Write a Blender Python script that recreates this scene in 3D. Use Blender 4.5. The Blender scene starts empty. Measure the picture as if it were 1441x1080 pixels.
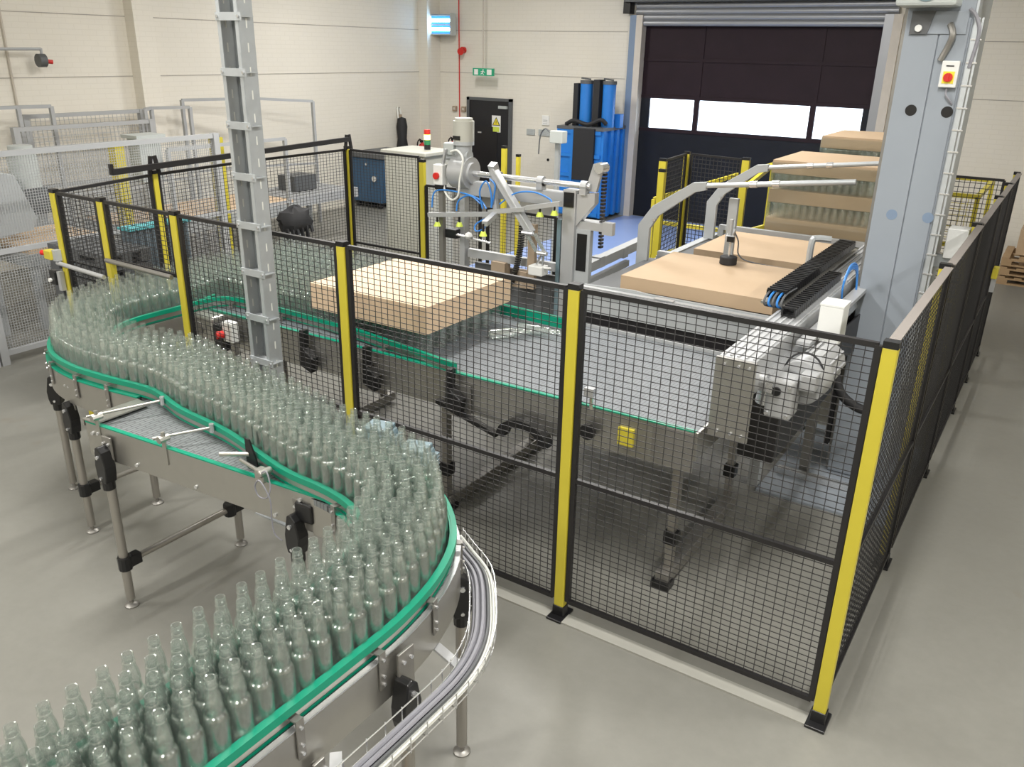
import bpy, bmesh, math, random
import numpy as np
from mathutils import Vector, Matrix
random.seed(7)
PI = math.pi
SC = bpy.context.scene
COL = SC.collection

# ------------------------------------------------------------------ camera
cam_d = bpy.data.cameras.new('camera')
cam = bpy.data.objects.new('camera', cam_d); COL.objects.link(cam)
F_PX = 1182.456; YAW, PIT, ROL = 0.57433, 0.37926, 0.02057
fw = Vector((-math.sin(YAW)*math.cos(PIT), math.cos(YAW)*math.cos(PIT), -math.sin(PIT)))
rt = Vector((math.cos(YAW), math.sin(YAW), 0)); up = rt.cross(fw)
r2 = math.cos(ROL)*rt + math.sin(ROL)*up; u2 = -math.sin(ROL)*rt + math.cos(ROL)*up
mw = Matrix((r2, u2, -fw)).transposed().to_4x4(); mw.translation = (0.4841, -3.6830, 3.1583)
cam.matrix_world = mw
cam_d.sensor_fit = 'HORIZONTAL'; cam_d.sensor_width = 36.0; cam_d.lens = 36.0*F_PX/1441.0
cam_d.clip_start = 0.05; cam_d.clip_end = 200
SC.camera = cam
# ------------------------------------------------------------------ world, exposure
w = bpy.data.worlds.new('world'); SC.world = w; w.use_nodes = True
bgn = w.node_tree.nodes['Background']
bgn.inputs[0].default_value = (0.80, 0.89, 1.0, 1); bgn.inputs[1].default_value = 7.0
SC.view_settings.view_transform = 'Standard'; SC.view_settings.look = 'None'
SC.view_settings.exposure = 0.0; SC.view_settings.gamma = 1.0
SC.view_settings.use_curve_mapping = False
SC.cycles.transparent_max_bounces = 96
SC.cycles.max_bounces = 8
SC.cycles.diffuse_bounces = 4
SC.cycles.caustics_reflective = False; SC.cycles.caustics_refractive = False
SC.cycles.sample_clamp_indirect = 4.0
LAMP_W = 165.0; LAMP_COL = (1.0, 0.972, 0.925)

# ------------------------------------------------------------------ materials
MAT = {}
def nn(t, typ, **kw):
    n = t.nodes.new(typ)
    for k, v in kw.items(): setattr(n, k, v)
    return n
def mat(name, col, rough=0.5, metal=0.0, var=0.0, scale=8.0, bump=0.0, bscale=60.0, spec=0.5, emis=None, es=0.0, rvar=0.0):
    m = bpy.data.materials.new(name); m.use_nodes = True; t = m.node_tree
    b = t.nodes['Principled BSDF']
    b.inputs['Base Color'].default_value = (*col, 1); b.inputs['Roughness'].default_value = rough
    b.inputs['Metallic'].default_value = metal; b.inputs['Specular IOR Level'].default_value = spec
    if emis: b.inputs['Emission Color'].default_value = (*emis, 1); b.inputs['Emission Strength'].default_value = es
    if var or bump or rvar:
        tc = nn(t, 'ShaderNodeTexCoord')
        if var or rvar:
            no = nn(t, 'ShaderNodeTexNoise'); no.inputs['Scale'].default_value = scale; no.inputs['Detail'].default_value = 5
            t.links.new(tc.outputs['Object'], no.inputs['Vector'])
        if var:
            mx = nn(t, 'ShaderNodeMix', data_type='RGBA')
            mx.inputs[6].default_value = (*[c*(1-var) for c in col], 1); mx.inputs[7].default_value = (*[min(1, c*(1+var)) for c in col], 1)
            t.links.new(no.outputs['Fac'], mx.inputs[0]); t.links.new(mx.outputs[2], b.inputs['Base Color'])
        if rvar:
            mr = nn(t, 'ShaderNodeMapRange'); mr.inputs[3].default_value = rough-rvar; mr.inputs[4].default_value = rough+rvar
            t.links.new(no.outputs['Fac'], mr.inputs[0]); t.links.new(mr.outputs[0], b.inputs['Roughness'])
        if bump:
            n2 = nn(t, 'ShaderNodeTexNoise'); n2.inputs['Scale'].default_value = bscale
            t.links.new(tc.outputs['Object'], n2.inputs['Vector'])
            bp = nn(t, 'ShaderNodeBump'); bp.inputs['Strength'].default_value = bump; bp.inputs['Distance'].default_value = 0.01
            t.links.new(n2.outputs['Fac'], bp.inputs['Height']); t.links.new(bp.outputs[0], b.inputs['Normal'])
    MAT[name] = m
    return m
mat('yellow', (0.57, 0.485, 0.045), 0.4, var=0.06)
mat('black_paint', (0.014, 0.013, 0.014), 0.42)
mat('black_plastic', (0.010, 0.010, 0.011), 0.3)
mat('wire_black', (0.03, 0.029, 0.03), 0.5)
mat('dusty', (0.20, 0.18, 0.165), 0.7)
mat('rubber', (0.018, 0.018, 0.02), 0.7)
mat('steel', (0.45, 0.44, 0.41), 0.36, 0.85, var=0.05, scale=20, rvar=0.06)
mat('steel_dark', (0.30, 0.29, 0.27), 0.42, 0.7, var=0.08)
mat('steel_leg', (0.42, 0.40, 0.37), 0.35, 0.85)
mat('bright_steel', (0.72, 0.73, 0.74), 0.25, 0.8)
mat('galv', (0.52, 0.55, 0.57), 0.45, 0.55, var=0.10, scale=14)
mat('alu', (0.50, 0.51, 0.52), 0.4, 0.45, var=0.03)
mat('grey_paint', (0.40, 0.42, 0.43), 0.45, var=0.03)
mat('mast_paint', (0.30, 0.335, 0.38), 0.42, var=0.04, scale=3)
mat('frame_grey', (0.40, 0.41, 0.42), 0.5, var=0.03)
mat('dark_grey', (0.10, 0.105, 0.11), 0.5)
mat('slate_plastic', (0.13, 0.17, 0.20), 0.5, var=0.08)
mat('teal', (0.10, 0.42, 0.46), 0.5)
mat('green', (0.0, 0.26, 0.155), 0.32, var=0.04)
mat('cardboard', (0.47, 0.345, 0.225), 0.75, var=0.05, scale=5)
mat('cardboard_pale', (0.64, 0.48, 0.33), 0.75, var=0.04, scale=5)
mat('pallet_wood', (0.40, 0.27, 0.15), 0.8, var=0.2, scale=12)
mat('white_plastic', (0.74, 0.75, 0.73), 0.4)
mat('cabinet', (0.44, 0.44, 0.39), 0.5, var=0.02)
mat('cabinet_blue', (0.028, 0.085, 0.17), 0.5, var=0.1)
mat('baler_blue', (0.02, 0.19, 0.60), 0.4, var=0.12, scale=4)
mat('motor_blue', (0.15, 0.22, 0.25), 0.45, var=0.05)
mat('motor_grey', (0.46, 0.49, 0.48), 0.45)
mat('red', (0.60, 0.02, 0.015), 0.4)
mat('orange', (0.85, 0.25, 0.02), 0.45)
mat('blue_hose', (0.04, 0.22, 0.62), 0.35)
mat('cable_grey', (0.25, 0.25, 0.28), 0.5, var=0.1, scale=40)
mat('cable_white', (0.75, 0.76, 0.72), 0.5)
mat('door_black', (0.012, 0.012, 0.015), 0.45)
mat('sheet_maroon', (0.020, 0.010, 0.015), 0.6, spec=0.25, var=0.25, scale=3, bump=0.5, bscale=3)
mat('sheet_black', (0.008, 0.010, 0.016), 0.5, spec=0.3, var=0.3, scale=3, bump=0.8, bscale=4)
mat('jamb', (0.62, 0.57, 0.50), 0.6, var=0.08)
mat('jamb_blue', (0.20, 0.27, 0.38), 0.5)
mat('roller_slat', (0.36, 0.37, 0.39), 0.4, 0.4)
mat('sign_white', (0.85, 0.85, 0.82), 0.5)
mat('sign_green', (0.02, 0.38, 0.20), 0.5)
mat('sign_yellow', (0.85, 0.70, 0.05), 0.5)
mat('sign_lime', (0.62, 0.74, 0.10), 0.5)
mat('text_black', (0.01, 0.01, 0.01), 0.6)
mat('curb', (0.36, 0.355, 0.32), 0.6, var=0.05)
mat('joint', (0.42, 0.39, 0.35), 0.8)
mat('tan', (0.36, 0.28, 0.20), 0.6)
mat('pipe_paint', (0.55, 0.50, 0.43), 0.5)
mat('brown_cap', (0.085, 0.068, 0.060), 0.5)
mat('lamp_amber', (1, 0.7, 0.15), 0.4, emis=(1, 0.62, 0.15), es=6)
mat('lamp_red', (0.55, 0.03, 0.02), 0.35)
mat('lamp_green', (0.03, 0.20, 0.08), 0.35)
mat('tube_blue', (0.3, 0.5, 1), 0.4, emis=(0.45, 0.75, 1.0), es=12)
mat('trap_blue', (0.05, 0.22, 0.62), 0.4)
mat('lamp_tube', (1, 1, 1), 0.4, emis=LAMP_COL, es=14)
mat('yard', (0.62, 0.62, 0.60), 0.9)

def shell_material(name, tint, edge, f0, f90, rough=0.03, cloudy=0.0, pw=3.0, wavy=False):
    # thin clear wall: see-through, tinted towards the silhouette, mirror-like at grazing angles
    m = bpy.data.materials.new(name); m.use_nodes = True; t = m.node_tree; t.nodes.clear()
    out = nn(t, 'ShaderNodeOutputMaterial')
    lw = nn(t, 'ShaderNodeLayerWeight'); lw.inputs['Blend'].default_value = 0.5
    po = nn(t, 'ShaderNodeMath', operation='POWER'); po.inputs[1].default_value = pw; t.links.new(lw.outputs['Facing'], po.inputs[0])
    cr = nn(t, 'ShaderNodeMix', data_type='RGBA'); cr.inputs[6].default_value = (*tint, 1); cr.inputs[7].default_value = (*edge, 1)
    t.links.new(po.outputs[0], cr.inputs[0])
    tr = nn(t, 'ShaderNodeBsdfTransparent'); t.links.new(cr.outputs[2], tr.inputs[0])
    gs = nn(t, 'ShaderNodeBsdfGlossy'); gs.inputs['Roughness'].default_value = rough; gs.inputs[0].default_value = (0.95, 1, 0.97, 1)
    if wavy:
        tc = nn(t, 'ShaderNodeTexCoord'); no = nn(t, 'ShaderNodeTexNoise'); no.inputs['Scale'].default_value = 25; t.links.new(tc.outputs['Object'], no.inputs['Vector'])
        bp = nn(t, 'ShaderNodeBump'); bp.inputs['Strength'].default_value = .15; bp.inputs['Distance'].default_value = .004
        t.links.new(no.outputs['Fac'], bp.inputs['Height']); t.links.new(bp.outputs[0], gs.inputs['Normal'])
    mr = nn(t, 'ShaderNodeMapRange'); mr.inputs[3].default_value = f0; mr.inputs[4].default_value = f90; t.links.new(po.outputs[0], mr.inputs[0])
    mx = nn(t, 'ShaderNodeMixShader'); t.links.new(mr.outputs[0], mx.inputs[0])
    t.links.new(tr.outputs[0], mx.inputs[1]); t.links.new(gs.outputs[0], mx.inputs[2])
    last = mx
    if cloudy:
        tl = nn(t, 'ShaderNodeBsdfTranslucent'); tl.inputs[0].default_value = (0.92, 0.95, 0.93, 1)
        df = nn(t, 'ShaderNodeBsdfDiffuse'); df.inputs[0].default_value = (0.92, 0.95, 0.93, 1)
        ms = nn(t, 'ShaderNodeMixShader'); ms.inputs[0].default_value = .5; t.links.new(tl.outputs[0], ms.inputs[1]); t.links.new(df.outputs[0], ms.inputs[2])
        m2 = nn(t, 'ShaderNodeMixShader'); m2.inputs[0].default_value = cloudy; t.links.new(mx.outputs[0], m2.inputs[1]); t.links.new(ms.outputs[0], m2.inputs[2]); last = m2
    t.links.new(last.outputs[0], out.inputs[0])
    MAT[name] = m
shell_material('bottle_glass', (0.976, 0.985, 0.979), (0.50, 0.57, 0.53), 0.145, 0.95, rough=0.14, cloudy=0.034, pw=3.3, wavy=True)
shell_material('film', (0.95, 0.96, 0.95), (0.88, 0.90, 0.90), 0.06, 0.8, 0.15)
shell_material('pane', (0.96, 0.98, 1.0), (0.9, 0.92, 0.95), 0.03, 0.5, 0.05)

def floor_material():
    m = mat('concrete', (0.40, 0.39, 0.345), 0.42); t = m.node_tree; b = t.nodes['Principled BSDF']
    tc = nn(t, 'ShaderNodeTexCoord')
    def noise(sc, det=6, ro=0.6):
        n = nn(t, 'ShaderNodeTexNoise'); n.inputs['Scale'].default_value = sc; n.inputs['Detail'].default_value = det; n.inputs['Roughness'].default_value = ro
        t.links.new(tc.outputs['Object'], n.inputs['Vector']); return n
    n1, n2, n3 = noise(0.9), noise(14, 8, .7), noise(1.7, 3)
    mx = nn(t, 'ShaderNodeMix', data_type='RGBA'); mx.inputs[6].default_value = (0.190, 0.187, 0.166, 1); mx.inputs[7].default_value = (0.245, 0.242, 0.217, 1)
    t.links.new(n1.outputs['Fac'], mx.inputs[0])
    m2 = nn(t, 'ShaderNodeMix', data_type='RGBA', blend_type='MULTIPLY'); m2.inputs[0].default_value = 0.35
    r2_ = nn(t, 'ShaderNodeValToRGB'); r2_.color_ramp.elements[0].position = .3; r2_.color_ramp.elements[0].color = (.78, .78, .78, 1); r2_.color_ramp.elements[1].position = .7
    t.links.new(n2.outputs['Fac'], r2_.inputs[0]); t.links.new(mx.outputs[2], m2.inputs[6]); t.links.new(r2_.outputs[0], m2.inputs[7])
    rs = nn(t, 'ShaderNodeValToRGB'); rs.color_ramp.elements[0].position = .66; rs.color_ramp.elements[0].color = (0, 0, 0, 1); rs.color_ramp.elements[1].position = .80; rs.color_ramp.elements[1].color = (.45, .45, .45, 1)
    t.links.new(n3.outputs['Fac'], rs.inputs[0])
    m3 = nn(t, 'ShaderNodeMix', data_type='RGBA'); m3.inputs[7].default_value = (0.17, 0.13, 0.085, 1)
    t.links.new(rs.outputs[0], m3.inputs[0]); t.links.new(m2.outputs[2], m3.inputs[6]); t.links.new(m3.outputs[2], b.inputs['Base Color'])
    mr = nn(t, 'ShaderNodeMapRange'); mr.inputs[3].default_value = .30; mr.inputs[4].default_value = .52
    t.links.new(n1.outputs['Fac'], mr.inputs[0]); t.links.new(mr.outputs[0], b.inputs['Roughness'])
    bp = nn(t, 'ShaderNodeBump'); bp.inputs['Strength'].default_value = .06; t.links.new(n2.outputs['Fac'], bp.inputs['Height']); t.links.new(bp.outputs[0], b.inputs['Normal'])
floor_material()
def wall_material(name, axis):
    # painted brickwork: courses too small to pick apart at this distance
    m = mat(name, (0.74, 0.67, 0.55), 0.65); t = m.node_tree; b = t.nodes['Principled BSDF']
    tc = nn(t, 'ShaderNodeTexCoord'); sp = nn(t, 'ShaderNodeSeparateXYZ'); cb = nn(t, 'ShaderNodeCombineXYZ')
    t.links.new(tc.outputs['Object'], sp.inputs[0]); t.links.new(sp.outputs[axis], cb.inputs[0]); t.links.new(sp.outputs[2], cb.inputs[1])
    br = nn(t, 'ShaderNodeTexBrick'); br.inputs['Scale'].default_value = 1.0; br.inputs['Brick Width'].default_value = .225; br.inputs['Row Height'].default_value = .075
    br.inputs['Mortar Size'].default_value = .006; br.inputs['Color1'].default_value = (.84, .80, .71, 1); br.inputs['Color2'].default_value = (.832, .792, .702, 1); br.inputs['Mortar'].default_value = (.80, .76, .67, 1)
    t.links.new(cb.outputs[0], br.inputs['Vector'])
    no = nn(t, 'ShaderNodeTexNoise'); no.inputs['Scale'].default_value = .8; no.inputs['Detail'].default_value = 6; t.links.new(tc.outputs['Object'], no.inputs['Vector'])
    mx = nn(t, 'ShaderNodeMix', data_type='RGBA', blend_type='MULTIPLY'); mx.inputs[0].default_value = .14
    t.links.new(br.outputs['Color'], mx.inputs[6]); t.links.new(no.outputs['Fac'], mx.inputs[7]); t.links.new(mx.outputs[2], b.inputs['Base Color'])
    bp = nn(t, 'ShaderNodeBump'); bp.inputs['Strength'].default_value = .12; bp.inputs['Distance'].default_value = .01; bp.invert = True
    t.links.new(br.outputs['Fac'], bp.inputs['Height']); t.links.new(bp.outputs[0], b.inputs['Normal'])
wall_material('brick_y', 1); wall_material('brick_x', 0)
def belt_material(name, c1, c2, mort, bw, rh, rough=.45, rot=0):
    # modular chain links, a few millimetres each
    m = mat(name, c1, rough); t = m.node_tree; b = t.nodes['Principled BSDF']
    tc = nn(t, 'ShaderNodeTexCoord'); mp = nn(t, 'ShaderNodeMapping'); mp.inputs['Rotation'].default_value = (0, 0, rot)
    t.links.new(tc.outputs['Object'], mp.inputs[0])
    br = nn(t, 'ShaderNodeTexBrick'); br.inputs['Scale'].default_value = 1.0; br.inputs['Brick Width'].default_value = bw; br.inputs['Row Height'].default_value = rh; br.inputs['Mortar Size'].default_value = .0022
    br.inputs['Color1'].default_value = (*c1, 1); br.inputs['Color2'].default_value = (*c2, 1); br.inputs['Mortar'].default_value = (*mort, 1)
    t.links.new(mp.outputs[0], br.inputs['Vector']); t.links.new(br.outputs['Color'], b.inputs['Base Color'])
    bp = nn(t, 'ShaderNodeBump'); bp.inputs['Strength'].default_value = .3; bp.inputs['Distance'].default_value = .003; bp.invert = True
    t.links.new(br.outputs['Fac'], bp.inputs['Height']); t.links.new(bp.outputs[0], b.inputs['Normal'])
belt_material('belt_dark', (.20, .215, .22), (.165, .18, .185), (.05, .05, .055), .085, .025, rot=PI/2)
belt_material('belt_grey', (.155, .17, .185), (.135, .15, .165), (.065, .075, .085), .085, .025, rot=PI/2)
belt_material('roller_bed', (.45, .45, .45), (.35, .35, .35), (.05, .05, .05), 3, .07)

# ------------------------------------------------------------------ geometry helpers
class B:
    def __init__(s): s.v = []; s.f = []
    def add(s, vs, fs):
        o = len(s.v); s.v += [tuple(v) for v in vs]; s.f += [tuple(i+o for i in f) for f in fs]; return s
    def box(s, a, b):
        x0, y0, z0 = a; x1, y1, z1 = b
        if x0 > x1: x0, x1 = x1, x0
        if y0 > y1: y0, y1 = y1, y0
        if z0 > z1: z0, z1 = z1, z0
        return s.add([(x0,y0,z0),(x1,y0,z0),(x1,y1,z0),(x0,y1,z0),(x0,y0,z1),(x1,y0,z1),(x1,y1,z1),(x0,y1,z1)],
                     [(3,2,1,0),(4,5,6,7),(0,1,5,4),(1,2,6,5),(2,3,7,6),(3,0,4,7)])
    def cbox(s, c, d, rz=0.0):
        cx_, cy_, cz = c; h = [k/2 for k in d]; ca, sa = math.cos(rz), math.sin(rz); vs = []
        for z in (-h[2], h[2]):
            for x, y in ((-h[0],-h[1]),(h[0],-h[1]),(h[0],h[1]),(-h[0],h[1])):
                vs.append((cx_+x*ca-y*sa, cy_+x*sa+y*ca, cz+z))
        return s.add(vs, [(3,2,1,0),(4,5,6,7),(0,1,5,4),(1,2,6,5),(2,3,7,6),(3,0,4,7)])
    def bar(s, p, q, w_, h_=None, upv=(0,0,1)):
        h_ = h_ or w_; p = Vector(p); q = Vector(q); d = (q-p).normalized(); u = Vector(upv)
        if abs(d.dot(u)) > .98: u = Vector((0,1,0))
        a = d.cross(u).normalized(); b_ = a.cross(d).normalized(); vs = []
        for c in (p, q):
            for sx, sy in ((-1,-1),(1,-1),(1,1),(-1,1)): vs.append(c+a*sx*w_/2+b_*sy*h_/2)
        return s.add(vs, [(0,1,2,3),(7,6,5,4),(4,5,1,0),(5,6,2,1),(6,7,3,2),(7,4,0,3)])
    def cyl(s, p, q, r, n=12, r2=None, cap=True):
        r2 = r if r2 is None else r2; p = Vector(p); q = Vector(q); d = (q-p).normalized()
        u = Vector((0,0,1)) if abs(d.z) < .95 else Vector((1,0,0)); a = d.cross(u).normalized(); b_ = d.cross(a)
        vs = []
        for c, rr in ((p, r), (q, r2)):
            for i in range(n):
                t = 2*PI*i/n; vs.append(c+a*math.cos(t)*rr+b_*math.sin(t)*rr)
        fs = [(i, (i+1) % n, n+(i+1) % n, n+i) for i in range(n)]
        if cap: fs += [tuple(range(n-1, -1, -1)), tuple(range(n, 2*n))]
        return s.add(vs, fs)
    def tube(s, pts, r, n=8):
        pts = [Vector(p) for p in pts]; rings = []; pa = None
        for i, p in enumerate(pts):
            d = (pts[min(i+1, len(pts)-1)]-pts[max(i-1, 0)]).normalized()
            if pa is None:
                u = Vector((0,0,1)) if abs(d.z) < .9 else Vector((1,0,0)); a = d.cross(u).normalized()
            else:
                a = pa-d*pa.dot(d)
                a = a.normalized() if a.length > 1e-6 else d.orthogonal().normalized()
            pa = a; b_ = d.cross(a); rings.append([p+a*math.cos(2*PI*k/n)*r+b_*math.sin(2*PI*k/n)*r for k in range(n)])
        vs = [v for rg in rings for v in rg]; fs = []
        for i in range(len(rings)-1):
            for k in range(n): fs.append((i*n+k, i*n+(k+1) % n, (i+1)*n+(k+1) % n, (i+1)*n+k))
        fs += [tuple(range(n-1, -1, -1)), tuple(range((len(rings)-1)*n, len(rings)*n))]
        return s.add(vs, fs)
    def prism(s, poly, axis, a, b):
        # poly: 2D points; extruded along axis between a and b
        def P(u, v, t): return {'x': (t, u, v), 'y': (u, t, v), 'z': (u, v, t)}[axis]
        n = len(poly); vs = [P(u, v, a) for u, v in poly]+[P(u, v, b) for u, v in poly]
        fs = [(i, (i+1) % n, n+(i+1) % n, n+i) for i in range(n)]+[tuple(range(n-1, -1, -1)), tuple(range(n, 2*n))]
        return s.add(vs, fs)
    def strip(s, path, z0, z1, off0, off1):
        # vertical band following a plan path, between two sideways offsets
        n = len(path); L = []
        for i in range(n):
            p = Vector(path[i]); d = (Vector(path[min(i+1, n-1)])-Vector(path[max(i-1, 0)])).normalized(); nr = Vector((-d.y, d.x))
            a = p+nr*off0; b_ = p+nr*off1
            L += [(a.x,a.y,z0),(b_.x,b_.y,z0),(b_.x,b_.y,z1),(a.x,a.y,z1)]
        fs = []
        for i in range(n-1):
            o = i*4; q = o+4
            for k in range(4): fs.append((o+k, o+(k+1) % 4, q+(k+1) % 4, q+k))
        fs += [(3,2,1,0), tuple((n-1)*4+k for k in range(4))]
        return s.add(L, fs)
    def lathe(s, prof, c=(0,0,0), n=16):
        vs = []; m = len(prof)
        for r, z in prof:
            for k in range(n):
                t = 2*PI*k/n; vs.append((c[0]+r*math.cos(t), c[1]+r*math.sin(t), c[2]+z))
        fs = [(i*n+k, i*n+(k+1) % n, (i+1)*n+(k+1) % n, (i+1)*n+k) for i in range(m-1) for k in range(n)]
        return s.add(vs, fs)
    def mesh(s, name, material, loc=(0,0,0), smooth=False):
        me = bpy.data.meshes.new(name)
        me.from_pydata([(v[0]-loc[0], v[1]-loc[1], v[2]-loc[2]) for v in s.v], [], s.f)
        bm = bmesh.new(); bm.from_mesh(me); bmesh.ops.recalc_face_normals(bm, faces=bm.faces); bm.to_mesh(me); bm.free()
        me.materials.append(MAT[material])
        if smooth:
            me.polygons.foreach_set('use_smooth', [True]*len(me.polygons))
            try: me.set_sharp_from_angle(angle=math.radians(38))
            except Exception: pass
        return me
    def obj(s, name, material, parent=None, smooth=False, bevel=0.0):
        loc = parent['_w'] if parent is not None else (0, 0, 0)
        o = bpy.data.objects.new(name, s.mesh(name, material, loc, smooth)); COL.objects.link(o)
        if parent is not None:
            pw = list(parent['_w']); o['_w'] = pw; o.parent = parent
        if bevel:
            md = o.modifiers.new('bevel', 'BEVEL'); md.width = bevel; md.segments = 2; md.limit_method = 'ANGLE'; md.angle_limit = math.radians(40)
        return o
def tag(o, label, cat, group=None):
    o['label'] = label; o['category'] = cat
    if group: o['group'] = group
    return o
def thing(name, label, cat, loc=(0,0,0), group=None):
    o = bpy.data.objects.new(name, None); COL.objects.link(o); o.location = loc; o['_w'] = list(loc); o.empty_display_size = .1
    return tag(o, label, cat, group)
def solo(b, name, material, label, cat, group=None, smooth=False, bevel=0.0, origin=None):
    loc = origin or tuple(np.array(b.v).mean(0)[:2])+(min(v[2] for v in b.v),)
    o = bpy.data.objects.new(name, b.mesh(name, material, loc, smooth)); COL.objects.link(o); o.location = loc; o['_w'] = list(loc)
    if bevel:
        md = o.modifiers.new('bevel', 'BEVEL'); md.width = bevel; md.segments = 2; md.limit_method = 'ANGLE'
    return tag(o, label, cat, group)
def struct(b, name, material, parent=None, smooth=False):
    o = b.obj(name, material, parent, smooth)
    if parent is None: o['_w'] = [0, 0, 0]
    if parent is None: o['kind'] = 'structure'
    return o
def dup(root, loc, label=None, rotz=None):
    r = root.copy(); COL.objects.link(r); r.location = loc; r['_w'] = list(loc)
    if rotz is not None: r.rotation_euler = (0, 0, rotz)
    if label: r['label'] = label
    for ch in list(root.children):
        c = ch.copy(); COL.objects.link(c); c.parent = r
        for g in ch.children:
            d = g.copy(); COL.objects.link(d); d.parent = c
    return r
def smooth_path(pts, k=8):
    P = [Vector(p) for p in pts]; out = []
    for i in range(len(P)-1):
        p0 = P[max(i-1, 0)]; p1 = P[i]; p2 = P[i+1]; p3 = P[min(i+2, len(P)-1)]
        for j in range(k):
            t = j/k
            out.append(.5*((2*p1)+(-p0+p2)*t+(2*p0-5*p1+4*p2-p3)*t*t+(-p0+3*p1-3*p2+p3)*t**3))
    out.append(P[-1]); return out
def text(parent, name, body, loc, size, rot, material, align='CENTER'):
    cu = bpy.data.curves.new(name, 'FONT'); cu.body = body; cu.size = size; cu.align_x = align; cu.align_y = 'CENTER'; cu.extrude = .0008
    t_ = bpy.data.objects.new(name+'_tmp', cu); COL.objects.link(t_)
    dg = bpy.context.evaluated_depsgraph_get(); me = bpy.data.meshes.new_from_object(t_.evaluated_get(dg)); bpy.data.objects.remove(t_)
    me.materials.clear(); me.materials.append(MAT[material])
    o = bpy.data.objects.new(name, me); COL.objects.link(o); o.rotation_euler = rot
    pw = parent['_w']; o.location = (loc[0]-pw[0], loc[1]-pw[1], loc[2]-pw[2]); o.parent = parent; o['_w'] = list(pw)
    return o

# ------------------------------------------------------------------ room shell
WX, WY, WR, WF, WH = -12.2, 12.3, 6.5, -9.0, 5.6
struct(B().box((WX-.3, WF, -.2), (WR, WY+.3, 0)), 'floor', 'concrete')
struct(B().box((WX-.3, WF, 0), (WX, WY+.3, WH)), 'wall_left', 'brick_y')
# roller door opening in the back wall
DX0, DX1, DZ = -7.05, -2.62, 3.70
wb = B().box((WX, WY, 0), (DX0, WY+.3, WH)).box((DX1, WY, 0), (WR, WY+.3, WH)).box((DX0, WY, DZ), (DX1, WY+.3, WH))
struct(wb, 'wall_back', 'brick_x')
struct(B().box((WR, WF, 0), (WR+.3, WY+.3, WH)), 'wall_right', 'brick_y')
struct(B().box((WX-.3, WF-.3, 0), (WR+.3, WF, WH)), 'wall_front', 'brick_x')
struct(B().box((WX-.3, WF-.3, WH), (WR+.3, WY+.3, WH+.2)), 'ceiling', 'sign_white')
struct(B().box((-40, WY+.3, -.25), (40, 60, -.05)), 'yard', 'yard')
# painted piers and the dark joints that run along the walls
struct(B().box((WX, 4.78, 0), (WX+.22, 5.12, WH)), 'trim_1', 'brick_y')
struct(B().box((WX, WY-.45, 0), (WX+.25, WY, WH)), 'trim_2', 'brick_y')
n_ = 3
for z in (3.50, 2.64):
    struct(B().box((WX, WF, z), (WX+.006, WY, z+.012)), 'trim_%d' % n_, 'joint'); n_ += 1
    struct(B().box((WX, WY-.006, z), (DX0-.3, WY, z+.012)), 'trim_%d' % n_, 'joint'); n_ += 1
    struct(B().box((DX1+.3, WY-.006, z-.1), (WR, WY, z-.088)), 'trim_%d' % n_, 'joint'); n_ += 1
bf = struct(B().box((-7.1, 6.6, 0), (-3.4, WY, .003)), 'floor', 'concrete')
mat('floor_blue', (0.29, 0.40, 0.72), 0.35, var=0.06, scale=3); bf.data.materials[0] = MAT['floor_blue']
struct(B().box((-3.2, -.07, 0), (-.02, .02, .012)), 'trim_%d' % n_, 'curb')

# ceiling lamps (real fittings above the picture)
LAMPS = [(-8.8,8.2),(-6.6,3.8),(-7.6,-4.5),(-3.6,7.2),(-4.2,4.2),(-4.2,-.5),(-4.2,-5.0),(-.2,-.5),(-.2,-5.0),(3.6,2.0),(3.6,-3.0)]
for lx, ly in LAMPS:
    if True:
        t = thing('ceiling_lamp', 'twin tube fluorescent fitting hung under the ceiling, outside the picture', 'lamp', (lx, ly, 5.2), 'ceiling lamps')
        B().box((lx-.12, ly-.75, 5.2), (lx+.12, ly+.75, 5.26)).obj('housing', 'white_plastic', t)
        for s in (-.06, .06): B().cyl((lx+s, ly-.72, 5.17), (lx+s, ly+.72, 5.17), .018, 8).obj('lamp_tube', 'lamp_tube', t)
        for s in (-.5, .5): B().cyl((lx, ly+s, 5.26), (lx, ly+s, WH), .008, 6).obj('hanger', 'galv', t)
        ld = bpy.data.lights.new('tube_light', 'AREA'); ld.shape = 'RECTANGLE'; ld.size = .3; ld.size_y = 1.5; ld.energy = LAMP_W; ld.color = LAMP_COL
        lo = bpy.data.objects.new('tube_light', ld); COL.objects.link(lo); lo.parent = t; lo.location = (0, 0, -.07)
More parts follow.
